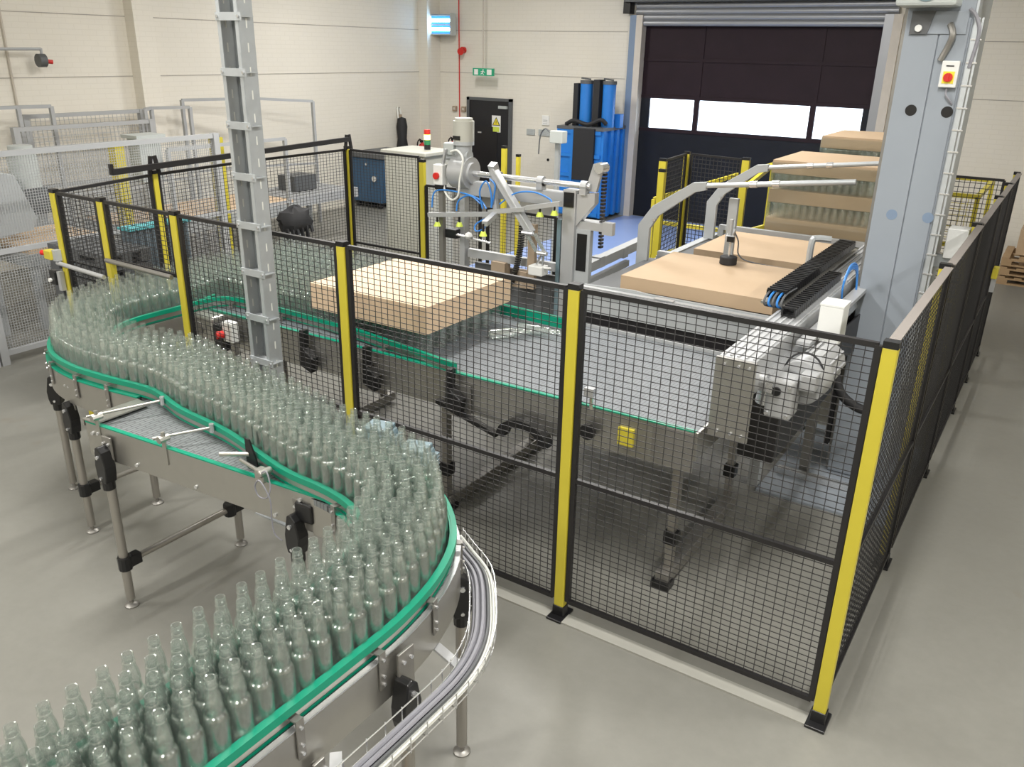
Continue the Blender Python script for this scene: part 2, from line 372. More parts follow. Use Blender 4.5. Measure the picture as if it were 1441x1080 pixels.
# ------------------------------------------------------------------ safety fence
FH = 2.05
def fence_post(x, y, label, h=FH, rz=0.0, wdt=.062, color='yellow', group='yellow fence posts'):
    t = thing('fence_post', label, 'fence post', (x, y, 0), group)
    B().cbox((x, y, .05+(h-.08)/2), (wdt, .05, h-.08), rz).obj('post', color, t, bevel=.004)
    B().cbox((x, y, h-.015), (wdt+.002, .052, .03), rz).obj('cap', 'black_plastic', t)
    b = B().cbox((x, y, .04), (wdt+.012, .062, .08), rz); b.cbox((x, y, .008), (.10, .16, .016), rz); b.obj('foot', 'black_plastic', t, bevel=.004)
    return t
def wires(b, p, q, z0, z1, px=.05, pz=.034, th=.0034):
    p = Vector((p[0], p[1], 0)); q = Vector((q[0], q[1], 0)); L = (q-p).length; d = (q-p)/L; n = Vector((-d.y, d.x, 0))
    def W(a, c, u):
        vs = []
        for e in (a, c):
            for s1, s2 in ((-1,-1),(1,-1),(1,1),(-1,1)): vs.append(e+n*s1*th/2+u*s2*th/2)
        b.add(vs, [(4,5,1,0),(5,6,2,1),(6,7,3,2),(7,4,0,3)])
    k = max(1, round(L/px))
    for i in range(1, k): 
        c = p+d*(L*i/k); W(c+Vector((0,0,z0)), c+Vector((0,0,z1)), d)
    k = max(1, round((z1-z0)/pz))
    for i in range(1, k):
        z = z0+(z1-z0)*i/k; W(p+Vector((0,0,z))+n*th, q+Vector((0,0,z))+n*th, Vector((0,0,1)))
    return b
def fence_panel(p, q, label, z0=.12, z1=FH-.03, gap=.05, mid=None, top=False, mats=('black_paint', 'wire_black'), fr=.028, group='black mesh fence panels', name='mesh_fence', **kw):
    p = Vector((p[0], p[1], 0)); q = Vector((q[0], q[1], 0)); d = (q-p).normalized(); p = p+d*gap; q = q-d*gap; c = (p+q)/2
    t = thing(name, label, 'fence panel', (c.x, c.y, z0), group)
    Z = Vector((0,0,1))
    for e in (p, q): B().bar(e+Z*z0, e+Z*z1, fr).obj('side_frame', mats[0], t)
    B().bar(p+Z*z1, q+Z*z1, fr*.9).obj('top_rail', mats[0], t)
    B().bar(p+Z*z0, q+Z*z0, fr*.9).obj('bottom_rail', mats[0], t)
    if top: B().bar(p+Z*(z1+.018), q+Z*(z1+.018), .046, .006).obj('dusty_top_strip', 'dusty', t)
    if mid: B().bar(p+Z*mid, q+Z*mid, fr*.9).obj('middle_rail', mats[0], t)
    wm = wires(B(), p, q, z0, z1, **kw).obj('wire_mesh', mats[1], t); wm['kind'] = 'stuff'
    return t
PX = [0, -1.523, -3.153, -4.773, -5.66, -6.30]
for i, (x, lb) in enumerate(zip(PX, (
        'tall yellow post at the near right corner of the fence',
        'yellow fence post in the middle of the front fence, right of the boxed layer',
        'yellow fence post just in front of the cardboard tray on the bottles',
        'yellow fence post directly left of the galvanised cable ladder',
        'yellow fence post rising behind the bottles at the conveyor bend, second from left',
        'leftmost yellow fence post of the front fence with switches on it'))):
    fence_post(x, 0, lb)
fence_panel((PX[1], 0), (PX[0], 0), 'large black mesh panel at the near right, between middle and corner post', mid=.93)
fence_panel((PX[2], 0), (PX[1], 0), 'black mesh panel in front of the cardboard tray and grey belt', mid=.93)
fence_panel((PX[3], 0), (PX[2], 0), 'black mesh panel behind the galvanised cable ladder', mid=.93)
fence_panel((PX[4], 0), (PX[3], 0), 'short black mesh panel above the bottle exit, right of the second post', z0=1.57)
fence_panel((PX[5], 0), (PX[4], 0), 'narrow black mesh panel at the left end of the front fence')
RY = [1.711, 3.288, 4.863, 5.86, 6.87]
rl = ('first', 'second', 'third', 'fourth', 'fifth')
for i, y in enumerate(RY):
    fence_post(-.024, y, 'yellow post of the right side fence, %s beyond the near corner post' % rl[i])
    a = 0 if i == 0 else RY[i-1]
    fence_panel((0, a), (0, y), 'black mesh panel of the right side fence, %s from the near corner' % rl[i], mid=.93, top=True)
fence_panel((-1.4, 6.25), (-.04, 6.25), 'far black mesh panel behind the grey mast and the yellow frame', mid=.93, pz=.05, th=.006)
# left side of the enclosure and its sliding gate
LP_ = [(-6.58, 1.10), (-6.72, 2.35), (-6.72, 3.78)]
for (x, y), lb in zip(LP_, ('yellow post of the left side fence with a double black bracket on top', 'yellow post of the left side fence hidden behind the cable ladder', 'yellow post at the rear left corner, in front of the blue bin')):
    fence_post(x, y, lb, h=2.06)
fence_panel((-6.30, 0), LP_[0], 'black mesh panel of the left side fence nearest the front', mid=.93)
fence_panel(LP_[0], LP_[1], 'black mesh panel of the left side fence, before the grey ribbed boards', mid=.93)
fence_panel(LP_[1], LP_[2], 'black mesh gate panel of the left side fence under the slide rail', mid=.93)
t = thing('slide_rail', 'black gate slide rail running above the left side fence', 'rail', (-6.6, 2.2, 2.08))
B().bar((-6.46, .62, 2.10), (-6.69, 3.80, 2.14), .035, .05).obj('rail', 'black_paint', t)
for (x, y) in (LP_[0], LP_[1], LP_[2]):
    b = B()
    for s in (-.05, .05): b.bar((x+.02, y+s, 2.02), (x+.02, y+s*.4, 2.19), .02, .035)
    b.obj('bracket', 'black_paint', t)
B().bar((-6.46, .62, 2.08), (-6.46, .62, 2.17), .03).obj('end_stop', 'black_paint', t)
fence_post(-5.59, 3.78, 'yellow fence post beside the pale control cabinet', h=2.0)
fence_panel((-6.72, 3.78), (-5.59, 3.78), 'black mesh panel in front of the blue bin at the rear', mid=.93)
fence_panel((-5.59, 3.78), (-4.75, 3.78), 'black mesh panel in front of the pale control cabinet', z1=1.72)
fence_panel((-4.75, 3.78), (-3.80, 3.78), 'low black mesh panel behind the suction arm', z1=1.56)
fence_post(-5.54, 5.34, 'yellow post in front of the black door', h=2.03)
p = fence_post(-5.40, 5.45, 'thin yellow light curtain post with an orange top by the black door', h=1.93, wdt=.045)
# right rear light curtain posts
fence_post(-3.40, 5.35, 'yellow light curtain post, left one of the rear pair by the black curtain', wdt=.085)
fence_post(-3.25, 5.00, 'shorter yellow light curtain post with a red tip beside the left rear post', h=1.98, wdt=.07)
fence_post(-3.47, 6.22, 'black and yellow post standing between the two rear light curtain posts', wdt=.07)
fence_post(-2.70, 6.10, 'yellow light curtain post left of the wrapped bottle pallet', wdt=.085)
fence_panel((-3.47, 6.22), (-2.70, 6.10), 'black mesh panel between the rear yellow posts', gap=.06, pz=.05, th=.006, mid=.93)
fence_panel((-3.40, 5.35), (-3.47, 6.22), 'narrow black mesh panel between the left rear yellow posts', gap=.06, pz=.05, th=.006)
# bars that close the exit gap, and the switches on the left post
solo(B().cyl((-5.64, -.045, 1.575), (-4.84, -.045, 1.565), .018, 10), 'cross_bar', 'steel_dark', 'dark round bar between two posts above the bottle exit', 'bar', smooth=True)
solo(B().cyl((-6.34, -.05, 1.45), (-5.70, -.05, 1.43), .018, 10), 'cross_bar', 'alu', 'pale round bar between the two leftmost fence posts', 'bar', smooth=True)
t = thing('emergency_stop', 'yellow emergency stop box with red button on the leftmost fence post', 'switch', (-6.40, -.06, 1.48))
B().cbox((-6.40, -.06, 1.515), (.10, .07, .075)).obj('box', 'yellow', t, bevel=.006)
B().cyl((-6.45, -.07, 1.52), (-6.50, -.08, 1.52), .022, 12).obj('button', 'red', t, smooth=True)
B().cbox((-6.33, -.05, 1.515), (.05, .05, .09)).obj('side_plate', 'grey_paint', t)
t = thing('gate_switch', 'small black switch box below the yellow stop box', 'switch', (-6.40, -.05, 1.26))
B().cbox((-6.41, -.05, 1.32), (.09, .06, .12)).obj('body', 'black_plastic', t, bevel=.01)
B().cyl((-6.43, -.08, 1.30), (-6.43, -.10, 1.30), .016, 10).obj('knob', 'white_plastic', t)
B().cbox((-6.33, -.05, 1.30), (.04, .04, .16)).obj('bracket', 'alu', t)

# ------------------------------------------------------------------ bottle conveyor
ZB = 1.15
PAIRS = [((-5.60,.92),(-5.24,.62)),((-5.575,.66),(-5.18,.44)),((-5.56,.36),(-5.16,.20)),((-5.56,.0),(-5.165,.0)),((-5.53,-.26),(-5.155,-.20)),((-5.41,-.56),(-5.09,-.38)),((-5.18,-.79),(-4.96,-.51)),
 ((-4.90,-.945),(-4.76,-.60)),((-4.56,-1.003),(-4.50,-.65)),((-4.2,-.985),(-4.14,-.64)),((-3.82,-.950),(-3.75,-.605)),((-3.46,-1.03),(-3.37,-.685)),((-3.04,-1.072),(-2.95,-.73)),((-2.72,-1.14),(-2.63,-.80)),
 ((-2.40,-1.212),(-2.33,-.865)),((-2.12,-1.23),(-2.06,-.88)),((-1.93,-1.27),(-1.78,-.93)),((-1.81,-1.335),(-1.555,-1.07)),((-1.70,-1.46),(-1.38,-1.265)),((-1.62,-1.64),(-1.275,-1.51)),((-1.578,-1.85),(-1.225,-1.79)),
 ((-1.568,-2.1),(-1.22,-2.1)),((-1.568,-2.6),(-1.225,-2.6)),((-1.568,-3.5),(-1.23,-3.5))]
K = 6
FP = smooth_path([p[0] for p in PAIRS], K); RP = smooth_path([p[1] for p in PAIRS], K)
def belt(lo, hi, extra=0.0):
    b = B(); vs = []; fs = []
    for i in range(lo, hi+1):
        f, r = FP[i], RP[i]; d = (r-f).normalized()*extra; f = f-d; r = r+d
        vs += [(f.x,f.y,ZB-.03),(r.x,r.y,ZB-.03),(r.x,r.y,ZB),(f.x,f.y,ZB)]
    n = hi-lo+1
    for i in range(n-1):
        for k in range(4): fs.append((i*4+k, i*4+(k+1) % 4, i*4+4+(k+1) % 4, i*4+4+k))
    fs += [(3,2,1,0), tuple((n-1)*4+k for k in range(4))]
    return b.add(vs, fs)
def leg(parent, x, y, top, r=.026):
    o = B().cyl((x, y, .05), (x, y, top), r, 14).obj('leg', 'steel_leg', parent, smooth=True)
    b = B().lathe([(0, 0), (.042, 0), (.042, .008), (.03, .018), (.012, .022), (.010, .06), (0, .06)], (x, y, 0), 14); b.obj('levelling_foot', 'steel_dark', o, smooth=True)
    return o
def clamp(parent, x, y, z, rz=0.0):
    # black plastic leg holder: waisted head with a pivot bolt, narrowing to a sleeve round the leg
    ca, sa = math.cos(rz), math.sin(rz)
    prof = [(-.035,-.10),(.035,-.10),(.045,-.05),(.05,.0),(.03,.09),(.0,.12),(-.025,.11),(-.048,.0),(-.045,-.06)]
    b = B(); vs = []
    for t_ in (-.034, .034):
        for u, v in prof: vs.append((x+u*ca-t_*sa, y+u*sa+t_*ca, z+v))
    n = len(prof); b.add(vs, [(i, (i+1) % n, n+(i+1) % n, n+i) for i in range(n)]+[tuple(range(n-1,-1,-1)), tuple(range(n, 2*n))])
    b.cyl((x, y, z-.15), (x, y, z-.08), .036, 12)
    o = b.obj('leg_clamp', 'black_plastic', parent, bevel=.006)
    nx, ny = sa, -ca
    B().cyl((x+nx*.03, y+ny*.03, z+.06), (x+nx*.046, y+ny*.046, z+.06), .012, 8).cyl((x+nx*.03, y+ny*.03, z-.07), (x+nx*.044, y+ny*.044, z-.07), .009, 8).obj('bolt', 'bright_steel', o)
    return o
def hanger(parent, x, y, z0, z1, rz=0.0, w_=.075):
    o = B().cbox((x, y, (z0+z1)/2), (w_, .012, z1-z0), rz).obj('bracket_plate', 'steel_dark', parent, bevel=.003)
    ca, sa = math.cos(rz), math.sin(rz); b = B()
    for s in (-.02, .02): b.cyl((x+s*ca+sa*.006, y+s*sa-ca*.006, z1-.04), (x+s*ca+sa*.016, y+s*sa-ca*.016, z1-.04), .008, 8)
    b.obj('bolt', 'bright_steel', o); return o
def collar(parent, x, y, z):
    b = B().cyl((x, y, z-.045), (x, y, z+.045), .04, 12).cbox((x, y+.05, z), (.06, .09, .07))
    return b.obj('collar', 'black_plastic', parent, bevel=.006)
def strap(parent, path, i, side, z0=1.04, z1=1.195):
    p = path[i]; d = (path[i+1]-path[i-1]).normalized(); n = Vector((-d.y, d.x))*side; rz = math.atan2(d.y, d.x); c = p+n*.052
    o = B().cbox((c.x, c.y, (z0+z1)/2), (.032, .006, z1-z0), rz).cbox((c.x-n.x*.02, c.y-n.y*.02, z1-.006), (.032, .045, .006), rz).obj('rail_bracket', 'steel_dark', parent)
    b = B()
    for z in (z0+.02, z0+.055, z1-.03): b.cyl((c.x+n.x*.003, c.y+n.y*.003, z), (c.x+n.x*.012, c.y+n.y*.012, z), .006, 8)
    b.obj('bolt', 'bright_steel', o)
# --- left bend section
I1, I2 = 9*K+4, 15*K
t = thing('conveyor_section', 'curved bottle conveyor at the left turning back through the fence', 'conveyor', (-5.0, -.8, 0), 'bottle conveyor sections')
belt(2, I1, .025).obj('belt', 'belt_dark', t)
B().strip(FP[2:I1+1], .97, ZB+.005, -.045, -.030).obj('side_plate', 'steel', t, smooth=True)
B().strip(RP[2:I1+1], .97, ZB+.005, .030, .045).obj('side_plate', 'steel', t, smooth=True)
B().strip(FP[2:I1+1], ZB+.005, ZB+.014, -.05, -.02).obj('wear_strip', 'green', t)
for (x, y, tp, rz) in ((-5.329, -.774, .80, .6), (-4.649, -1.048, .86, 0), (-4.627, -.553, .9, 0), (-5.56, .02, .9, PI/2)):
    leg(t, x, y, tp); clamp(t, x, y-.0, tp, rz); hanger(t, x, y+(.02 if rz == 0 else .04), tp+.02, 1.12, rz)
B().cyl((-4.649, -1.0, .33), (-4.627, -.55, .33), .018, 10).obj('cross_tube', 'steel_leg', t, smooth=True)
collar(t, -4.649, -1.048, .33)
B().cbox((-4.42, -.95, .98), (.10, .06, .10)).obj('yellow_guard', 'yellow', t, bevel=.006)
# --- wide straight section with the open grey belt
t = thing('conveyor_section', 'wide straight conveyor with an open grey belt in front of the bottles', 'conveyor', (-2.9, -.95, 0), 'bottle conveyor sections')
FA, FB_ = Vector((-3.875, -1.360)), Vector((-1.965, -1.215)); BA, BB_ = Vector((-3.92, -.555)), Vector((-1.95, -.72))
b = B().add([(FA.x,FA.y,ZB-.034),(FB_.x,FB_.y,ZB-.034),(BB_.x,BB_.y,ZB-.034),(BA.x,BA.y,ZB-.034),(FA.x,FA.y,ZB-.004),(FB_.x,FB_.y,ZB-.004),(BB_.x,BB_.y,ZB-.004),(BA.x,BA.y,ZB-.004)],
    [(3,2,1,0),(4,5,6,7),(0,1,5,4),(1,2,6,5),(2,3,7,6),(3,0,4,7)]); b.obj('belt', 'belt_dark', t)
SP = B().strip([FA, FB_], .955, ZB+.005, -.012, 0).obj('side_plate', 'steel', t, bevel=.002)
B().strip([FA, FB_], ZB+.005, ZB+.012, -.014, .012).obj('wear_strip', 'green', t)
B().strip([BA, BB_], .955, ZB+.005, 0, .012).obj('side_plate', 'steel', t)
rzf = math.atan2(FB_.y-FA.y, FB_.x-FA.x)
def onF(k, off=0):
    p = FA+(FB_-FA)*k; n = Vector((math.sin(rzf), -math.cos(rzf))); return p+n*off
b = B()
for k, z in ((.03, 1.10), (.03, .99), (.055, 1.11), (.21, .99), (.45, .985), (.74, .985), (.83, 1.12), (.83, 1.02)):
    p = onF(k, .012); q = onF(k, .024); b.cyl((p.x, p.y, z), (q.x, q.y, z), .011, 8)
b.obj('bolt', 'bright_steel', SP)
B().add([(-3.90,-1.375,ZB+.014),(-3.775,-1.365,ZB+.014),(-3.775,-1.03,ZB+.014),(-3.90,-1.025,ZB+.014),(-3.90,-1.375,ZB+.022),(-3.775,-1.365,ZB+.022),(-3.775,-1.03,ZB+.022),(-3.90,-1.025,ZB+.022)],
    [(3,2,1,0),(4,5,6,7),(0,1,5,4),(1,2,6,5),(2,3,7,6),(3,0,4,7)]).box((-3.90,-1.372,ZB-.02),(-3.89,-1.03,ZB+.014)).obj('cover_plate', 'steel', t)
# motor plate and black block on the side
p = onF(.845, .02); B().cbox((p.x, p.y, 1.06), (.11, .03, .10), rzf).obj('black_block', 'black_plastic', t, bevel=.01)
p = onF(.92, .016); B().cbox((p.x, p.y, 1.05), (.20, .012, .20), rzf).obj('access_plate', 'steel', t, bevel=.002)
B().box((-1.965, -1.30, .95), (-1.95, -1.205, ZB+.005)).obj('end_plate', 'steel', t)
for (x, y, tp) in ((-3.69, -1.393, .95), (-2.31, -1.268, .93)):
    leg(t, x, y, tp); clamp(t, x, y-.01, tp, 0); hanger(t, x+.005, y+.018, tp+.02, 1.115, rzf)
for (x, y, tp) in ((-3.69, -.571, .96), (-2.31, -.70, .96)): leg(t, x, y, tp)
for x, ya, yb in ((-3.69, -1.36, -.57),): 
    B().cyl((x, ya, .30), (x, yb, .30), .020, 12).obj('cross_tube', 'steel_leg', t, smooth=True); collar(t, x, ya-.03, .30); collar(t, x, yb-.06, .30)
# adjustable arms that carry the middle of the front rail
for i in (int(10.6*K), int(11.9*K)):
    p = FP[i]; q = Vector((p.x-.12, p.y-.245)); k = (q.x-FA.x)/(FB_.x-FA.x); e = onF(k, .014)
    o = B().cyl((p.x, p.y-.03, ZB+.075), (e.x-.05, e.y-.03, ZB+.06), .008, 10).obj('rail_arm', 'steel', t, smooth=True)
    B().cbox((e.x, e.y, ZB-.015), (.028, .008, .15), rzf).obj('arm_bracket', 'steel', o)
    B().cyl((e.x, e.y-.03, ZB+.062), (e.x, e.y+.03, ZB+.062), .020, 8).cyl((e.x, e.y, ZB+.04), (e.x, e.y, ZB+.10), .011, 8).obj('arm_knuckle', 'steel', o, smooth=True)
    B().cyl((p.x, p.y-.045, ZB+.05), (p.x, p.y-.045, ZB+.10), .014, 8).obj('rail_knuckle', 'bright_steel', o)
# sensor on the rail with a hanging cable
s = thing('bottle_sensor', 'small sensor on a black bracket with a looped cable, clipped to the green rail', 'sensor', (-2.55, -1.25, ZB))
p = FP[int(13.2*K)]
B().prism([(p.x-.05, ZB+.0), (p.x+.03, ZB+.0), (p.x+.02, ZB+.06), (p.x-.02, ZB+.16), (p.x-.05, ZB+.16)], 'y', p.y-.055, p.y-.045).obj('bracket', 'black_plastic', s)
B().cyl((p.x-.16, p.y-.13, ZB+.07), (p.x-.03, p.y-.05, ZB+.075), .012, 8).cyl((p.x-.04, p.y-.10, ZB+.06), (p.x+.14, p.y-.13, ZB+.06), .010, 8).obj('rod', 'steel', s)
B().cbox((p.x+.14, p.y-.12, ZB+.04), (.06, .05, .07)).cyl((p.x+.16, p.y-.16, ZB+.06), (p.x+.16, p.y-.08, ZB+.06), .02, 8).obj('sensor_head', 'steel', s, bevel=.008)
x0, y0 = p.x+.16, p.y-.15
B().tube(smooth_path([(x0,y0,ZB+.06),(x0+.05,y0,ZB+.09),(x0+.08,y0-.01,ZB+.02),(x0+.06,y0-.02,ZB-.04),(x0,y0-.02,ZB-.05),(x0-.02,y0-.02,ZB),(x0+.02,y0-.02,ZB+.04),(x0+.08,y0-.02,ZB-.04),(x0+.08,y0-.02,ZB-.14),(x0+.09,y0-.02,ZB-.23),(x0+.13,y0-.01,ZB-.26)], 5), .004, 6).obj('cable', 'cable_grey', s, smooth=True)
# --- right bend and near run
t = thing('conveyor_section', 'curved bottle conveyor sweeping right and forward to the bottom left of the picture', 'conveyor', (-1.4, -1.9, 0), 'bottle conveyor sections')
belt(I2-2, len(FP)-1, .03).obj('belt', 'belt_dark', t)
B().strip(RP[12*K:], .965, ZB+.005, .034, .046).obj('side_plate', 'steel', t, smooth=True)
B().strip(FP[I2+3:], .965, ZB+.005, -.046, -.034).obj('side_plate', 'steel', t, smooth=True)
B().strip(RP[12*K:], ZB+.005, ZB+.010, .026, .048).obj('top_flange', 'bright_steel', t)
B().strip(FP[I2+3:], ZB+.005, ZB+.012, -.05, -.028).obj('wear_strip', 'green', t)
leg(t, -1.378, -1.184, .86); clamp(t, -1.378, -1.184, .90, .8)
leg(t, -1.125, -1.86, .86); clamp(t, -1.125, -1.86, .94, PI/2); hanger(t, -1.148, -1.83, .92, 1.15, PI/2, .085)
leg(t, -1.20, -2.27, .98); hanger(t, -1.148, -2.27, .93, 1.0, PI/2, .05)
leg(t, -1.62, -2.6, .95); leg(t, -1.62, -1.9, .95); leg(t, -1.13, -3.0, .95)
# --- green guide rails
def guide_rail(path, side, label, straps, z0=1.156, z1=1.236):
    c = path[len(path)//2]; t = thing('guide_rail', label, 'guide rail', (c.x, c.y, z0), 'green guide rails')
    B().strip(path, z0, z1, 0, side*.008).obj('liner', 'green', t, smooth=True)
    B().strip(path, z1-.029, z1+.003, side*.008, side*.031).obj('top_lip', 'green', t, smooth=True)
    B().strip(path, z0, z0+.013, side*.008, side*.018).obj('bottom_lip', 'green', t, smooth=True)
    B().strip(path, z0+.013, z1-.029, side*.008, side*.016).obj('backing_bar', 'steel', t, smooth=True)
    for i in straps: strap(t, path, i, side)
    return t
guide_rail(FP[2:], -1, 'long green guide rail on the front side of the S-shaped bottle lane', [6*K, 7*K-1, 8*K-1, 9*K-2, int(15.6*K)-2, 16*K+4, 18*K, 20*K, 21*K])
RAIL_IN = smooth_path([(-2.63,.46),(-3.67,.61),(-4.44,.645),(-4.94,.645),(-5.12,.56),(-5.16,.38)], 6)
guide_rail(RP[2:], 1, 'green guide rail on the back and outer side of the S-shaped bottle lane', [int(17.6*K), int(19*K), int(20.3*K), int(21.3*K), 22*K+1])
guide_rail(RAIL_IN, 1, 'green guide rail along the front of the grey belt inside the fence', [4, 12, 20])
RAIL_OUT = smooth_path([(-2.55,1.715),(-3.2,1.755),(-4.3,1.81),(-5.2,1.87),(-5.60,1.72),(-5.68,1.30),(-5.64,1.05),(-5.59,.87)], 6)
guide_rail(RAIL_OUT, -1, 'green guide rail along the back of the grey belt, behind the cardboard tray', [5, 14])

# --- cable basket beside the bend
t = thing('cable_basket', 'wire cable basket full of grey cables curving round the conveyor bend', 'cable tray', (-1.1, -1.6, .95))
CP = smooth_path([(-1.62,-.93),(-1.50,-1.0),(-1.34,-1.10),(-1.20,-1.27),(-1.075,-1.47),(-1.015,-1.68),(-1.01,-1.95),(-1.015,-2.3),(-1.02,-2.9)], 7)
CP = [Vector(p) for p in CP]
def offs(o, z): 
    out = []
    for i, p in enumerate(CP):
        d = (CP[min(i+1, len(CP)-1)]-CP[max(i-1, 0)]).normalized(); n = Vector((-d.y, d.x)); out.append((p.x+n.x*o, p.y+n.y*o, z))
    return out
b = B()
for o, z in ((-.055, .96), (-.055, 1.015), (.055, .96), (.055, 1.015), (0, .955), (-.028, .955), (.028, .955)): b.tube(offs(o, z), .0028, 6)
L0, L1, L2, L3 = offs(-.057, 1.02), offs(-.057, .952), offs(.057, .952), offs(.057, 1.02)
for i in range(0, len(CP), 2): b.tube([L0[i], L1[i], L2[i], L3[i]], .0028, 6)
b.obj('wire_basket', 'bright_steel', t, smooth=True)
for j, (o, z, r, m_) in enumerate(((-.035, .972, .011, 'cable_grey'), (-.014, .970, .012, 'cable_grey'), (.009, .970, .011, 'cable_grey'), (-.024, .988, .010, 'cable_grey'), (.0, .99, .010, 'cable_grey'), (.030, .971, .009, 'cable_white'), (.045, .98, .007, 'cable_white'), (.022, .986, .008, 'dark_grey'))):
    B().tube(offs(o, z), r, 6).obj('cable', m_, t, smooth=True)
for (a, c) in (((-1.225,-1.56,.95), (-1.03,-1.62,.955)), ((-1.14,-2.20,.98), (-.99,-2.36,.93))):
    B().bar(a, c, .04, .012).obj('support_arm', 'alu', t)
solo(B().box((-1.30,-2.30,.0),(-.95,-2.0,.16)), 'cardboard_box', 'cardboard', 'small brown carton on the floor under the near conveyor', 'box')
# blue gear motors behind the bottles
for x, y, z, lb in ((-2.55,-.40,1.02,'smaller grey-blue gear motor behind the bottles by the fence'), (-2.26,-.42,.98,'larger grey-blue ribbed gear motor behind the bottles at the bend')):
    t = thing('gear_motor', lb, 'motor', (x, y, z-.12))
    B().cbox((x, y, z), (.18, .17, .17), .25).obj('housing', 'motor_blue', t, bevel=.025)
    B().cbox((x, y, z+.095), (.15, .14, .03), .25).obj('terminal_box', 'motor_blue', t, bevel=.008)
    for j in range(6): B().cbox((x+.005, y, z-.07+j*.022), (.20, .185, .007), .25).obj('cooling_fin', 'motor_blue', t)
    B().cyl((x-.16, y-.02, z+.04), (x-.08, y, z+.03), .015, 8).obj('shaft', 'bright_steel', t)

# ------------------------------------------------------------------ bottles
PROF = [(.0,.006),(.028,.003),(.0345,.0),(.0376,.006),(.0378,.02)]
PROF += [(.0264+.0114*math.cos(math.radians(a)), .178+.028*math.sin(math.radians(a))) for a in (0, 28, 48, 62, 74, 84)]
PROF += [(.0260,.209),(.0270,.217),(.0270,.232),(.0260,.252),(.0238,.268),(.0205,.281),(.0178,.291),(.0168,.296),(.0195,.299),(.0195,.305),(.0172,.308),(.0176,.312),(.0176,.329),(.0160,.334),(.0135,.3325),(.0130,.310)]
PROF_IN = [(0,.014)]+[(max(r-.0038, .0112), max(z, .012)) for r, z in PROF[3:18]]+[(.0128,.304),(.0128,.318)]
bm_ = B().lathe(PROF, (0,0,0), 18).lathe(PROF_IN, (0,0,0), 18); BME = bm_.mesh('glass_bottle', 'bottle_glass', (0,0,0), True); 
PROF_LO = [PROF[i] for i in (0,2,4,5,7,9,11,13,15,17,19,21,23,24)]
rng = random.Random(3)
pts = []
rows = 5
for r in range(rows):
    f_ = .12+.76*r/(rows-1)
    path = [FP[i]+(RP[i]-FP[i])*f_ for i in range(len(FP))]
    acc = .0395*(r % 2)+.02; nxt = acc; s_ = 0
    for i in range(len(path)-1):
        seg = (path[i+1]-path[i]).length
        while nxt < s_+seg:
            q = path[i]+(path[i+1]-path[i])*((nxt-s_)/seg); pts.append([q.x+rng.uniform(-.007,.007), q.y+rng.uniform(-.007,.007), i]); nxt += .0785+rng.uniform(0, .009)
        s_ += seg
P = np.array(pts); n_lane = len(P)
# accumulation table
tb = []; y = .705; j = 0
while y < 1.72:
    x = -5.56+.04*(j % 2)
    while x < -3.0:
        ymax = 1.70+(-3.0-x)*.045; xl = -5.60+max(0, (.9-y))*1.1
        if x > xl and y < ymax: tb.append([x+rng.uniform(-.004,.004), y+rng.uniform(-.004,.004), -1])
        x += .0805
    y += .0705; j += 1
P = np.vstack([P, np.array(tb)])
XY = P[:, :2].copy()
for it in range(70):
    D = XY[:, None, :]-XY[None]; R = np.sqrt((D**2).sum(2))+np.eye(len(XY))*9
    ov = np.clip(.0772-R, 0, None); XY += (D/R[..., None]*ov[..., None]).sum(1)*.22
keep = []
for i in range(len(XY)):
    x, y = XY[i]
    if all((XY[k][0]-x)**2+(XY[k][1]-y)**2 > .0758**2 for k in keep): keep.append(i)
CX0, CX1, CY0, CY1 = -4.10, -3.00, .60, 1.66     # the cardboard tray over the block of bottles
def hits_tray(x, y):
    inside = CX0-.045 < x < CX1+.045 and CY0-.045 < y < CY1+.045
    deep = CX0+.05 < x < CX1-.05 and CY0+.05 < y < CY1-.05
    return inside and not deep
keep = [i for i in keep if not hits_tray(*XY[i])]
cpos = np.array((0.484, -3.683))
order = sorted(keep, key=lambda i: ((XY[i]-cpos)**2).sum())
single, rest = order[:300], order[300:]
for i in single:
    x, y = XY[i]; k = P[i][2]
    if y < -1.62: lb = 'clear empty glass bottle on the near straight run of the conveyor'; g = 'bottles on the near run'
    elif x > -2.1: lb = 'clear empty glass bottle in the right-hand bend of the conveyor'; g = 'bottles in the right bend'
    else: lb = 'clear empty glass bottle in the crowd behind the middle green rail'; g = 'bottles on the middle run'
    o = bpy.data.objects.new('glass_bottle', BME); COL.objects.link(o); o.location = (x, y, ZB+.001); o.rotation_euler = (0, 0, rng.uniform(0, 6.28)); tag(o, lb, 'bottle', g)
b = B()
for i in rest: b.lathe(PROF_LO, (XY[i][0], XY[i][1], ZB+.001), 12)
me = b.mesh('bottle_crowd', 'bottle_glass', (0,0,0), True); o = bpy.data.objects.new('bottle_crowd', me); COL.objects.link(o); o['kind'] = 'stuff'
tag(o, 'crowd of clear empty glass bottles at the left bend and on the table inside the fence', 'bottles')
for x, y, rz, lb in ((-2.80, 1.45, .3, 'clear bottle lying on the grey belt right of the tray, farther one'), (-2.88, 1.18, .9, 'clear bottle lying on the grey belt near the front corner of the tray')):
    o = bpy.data.objects.new('glass_bottle', BME); COL.objects.link(o); o.location = (x, y, ZB+.039); o.rotation_euler = (0, PI/2, rz); tag(o, lb, 'bottle', 'fallen bottles')
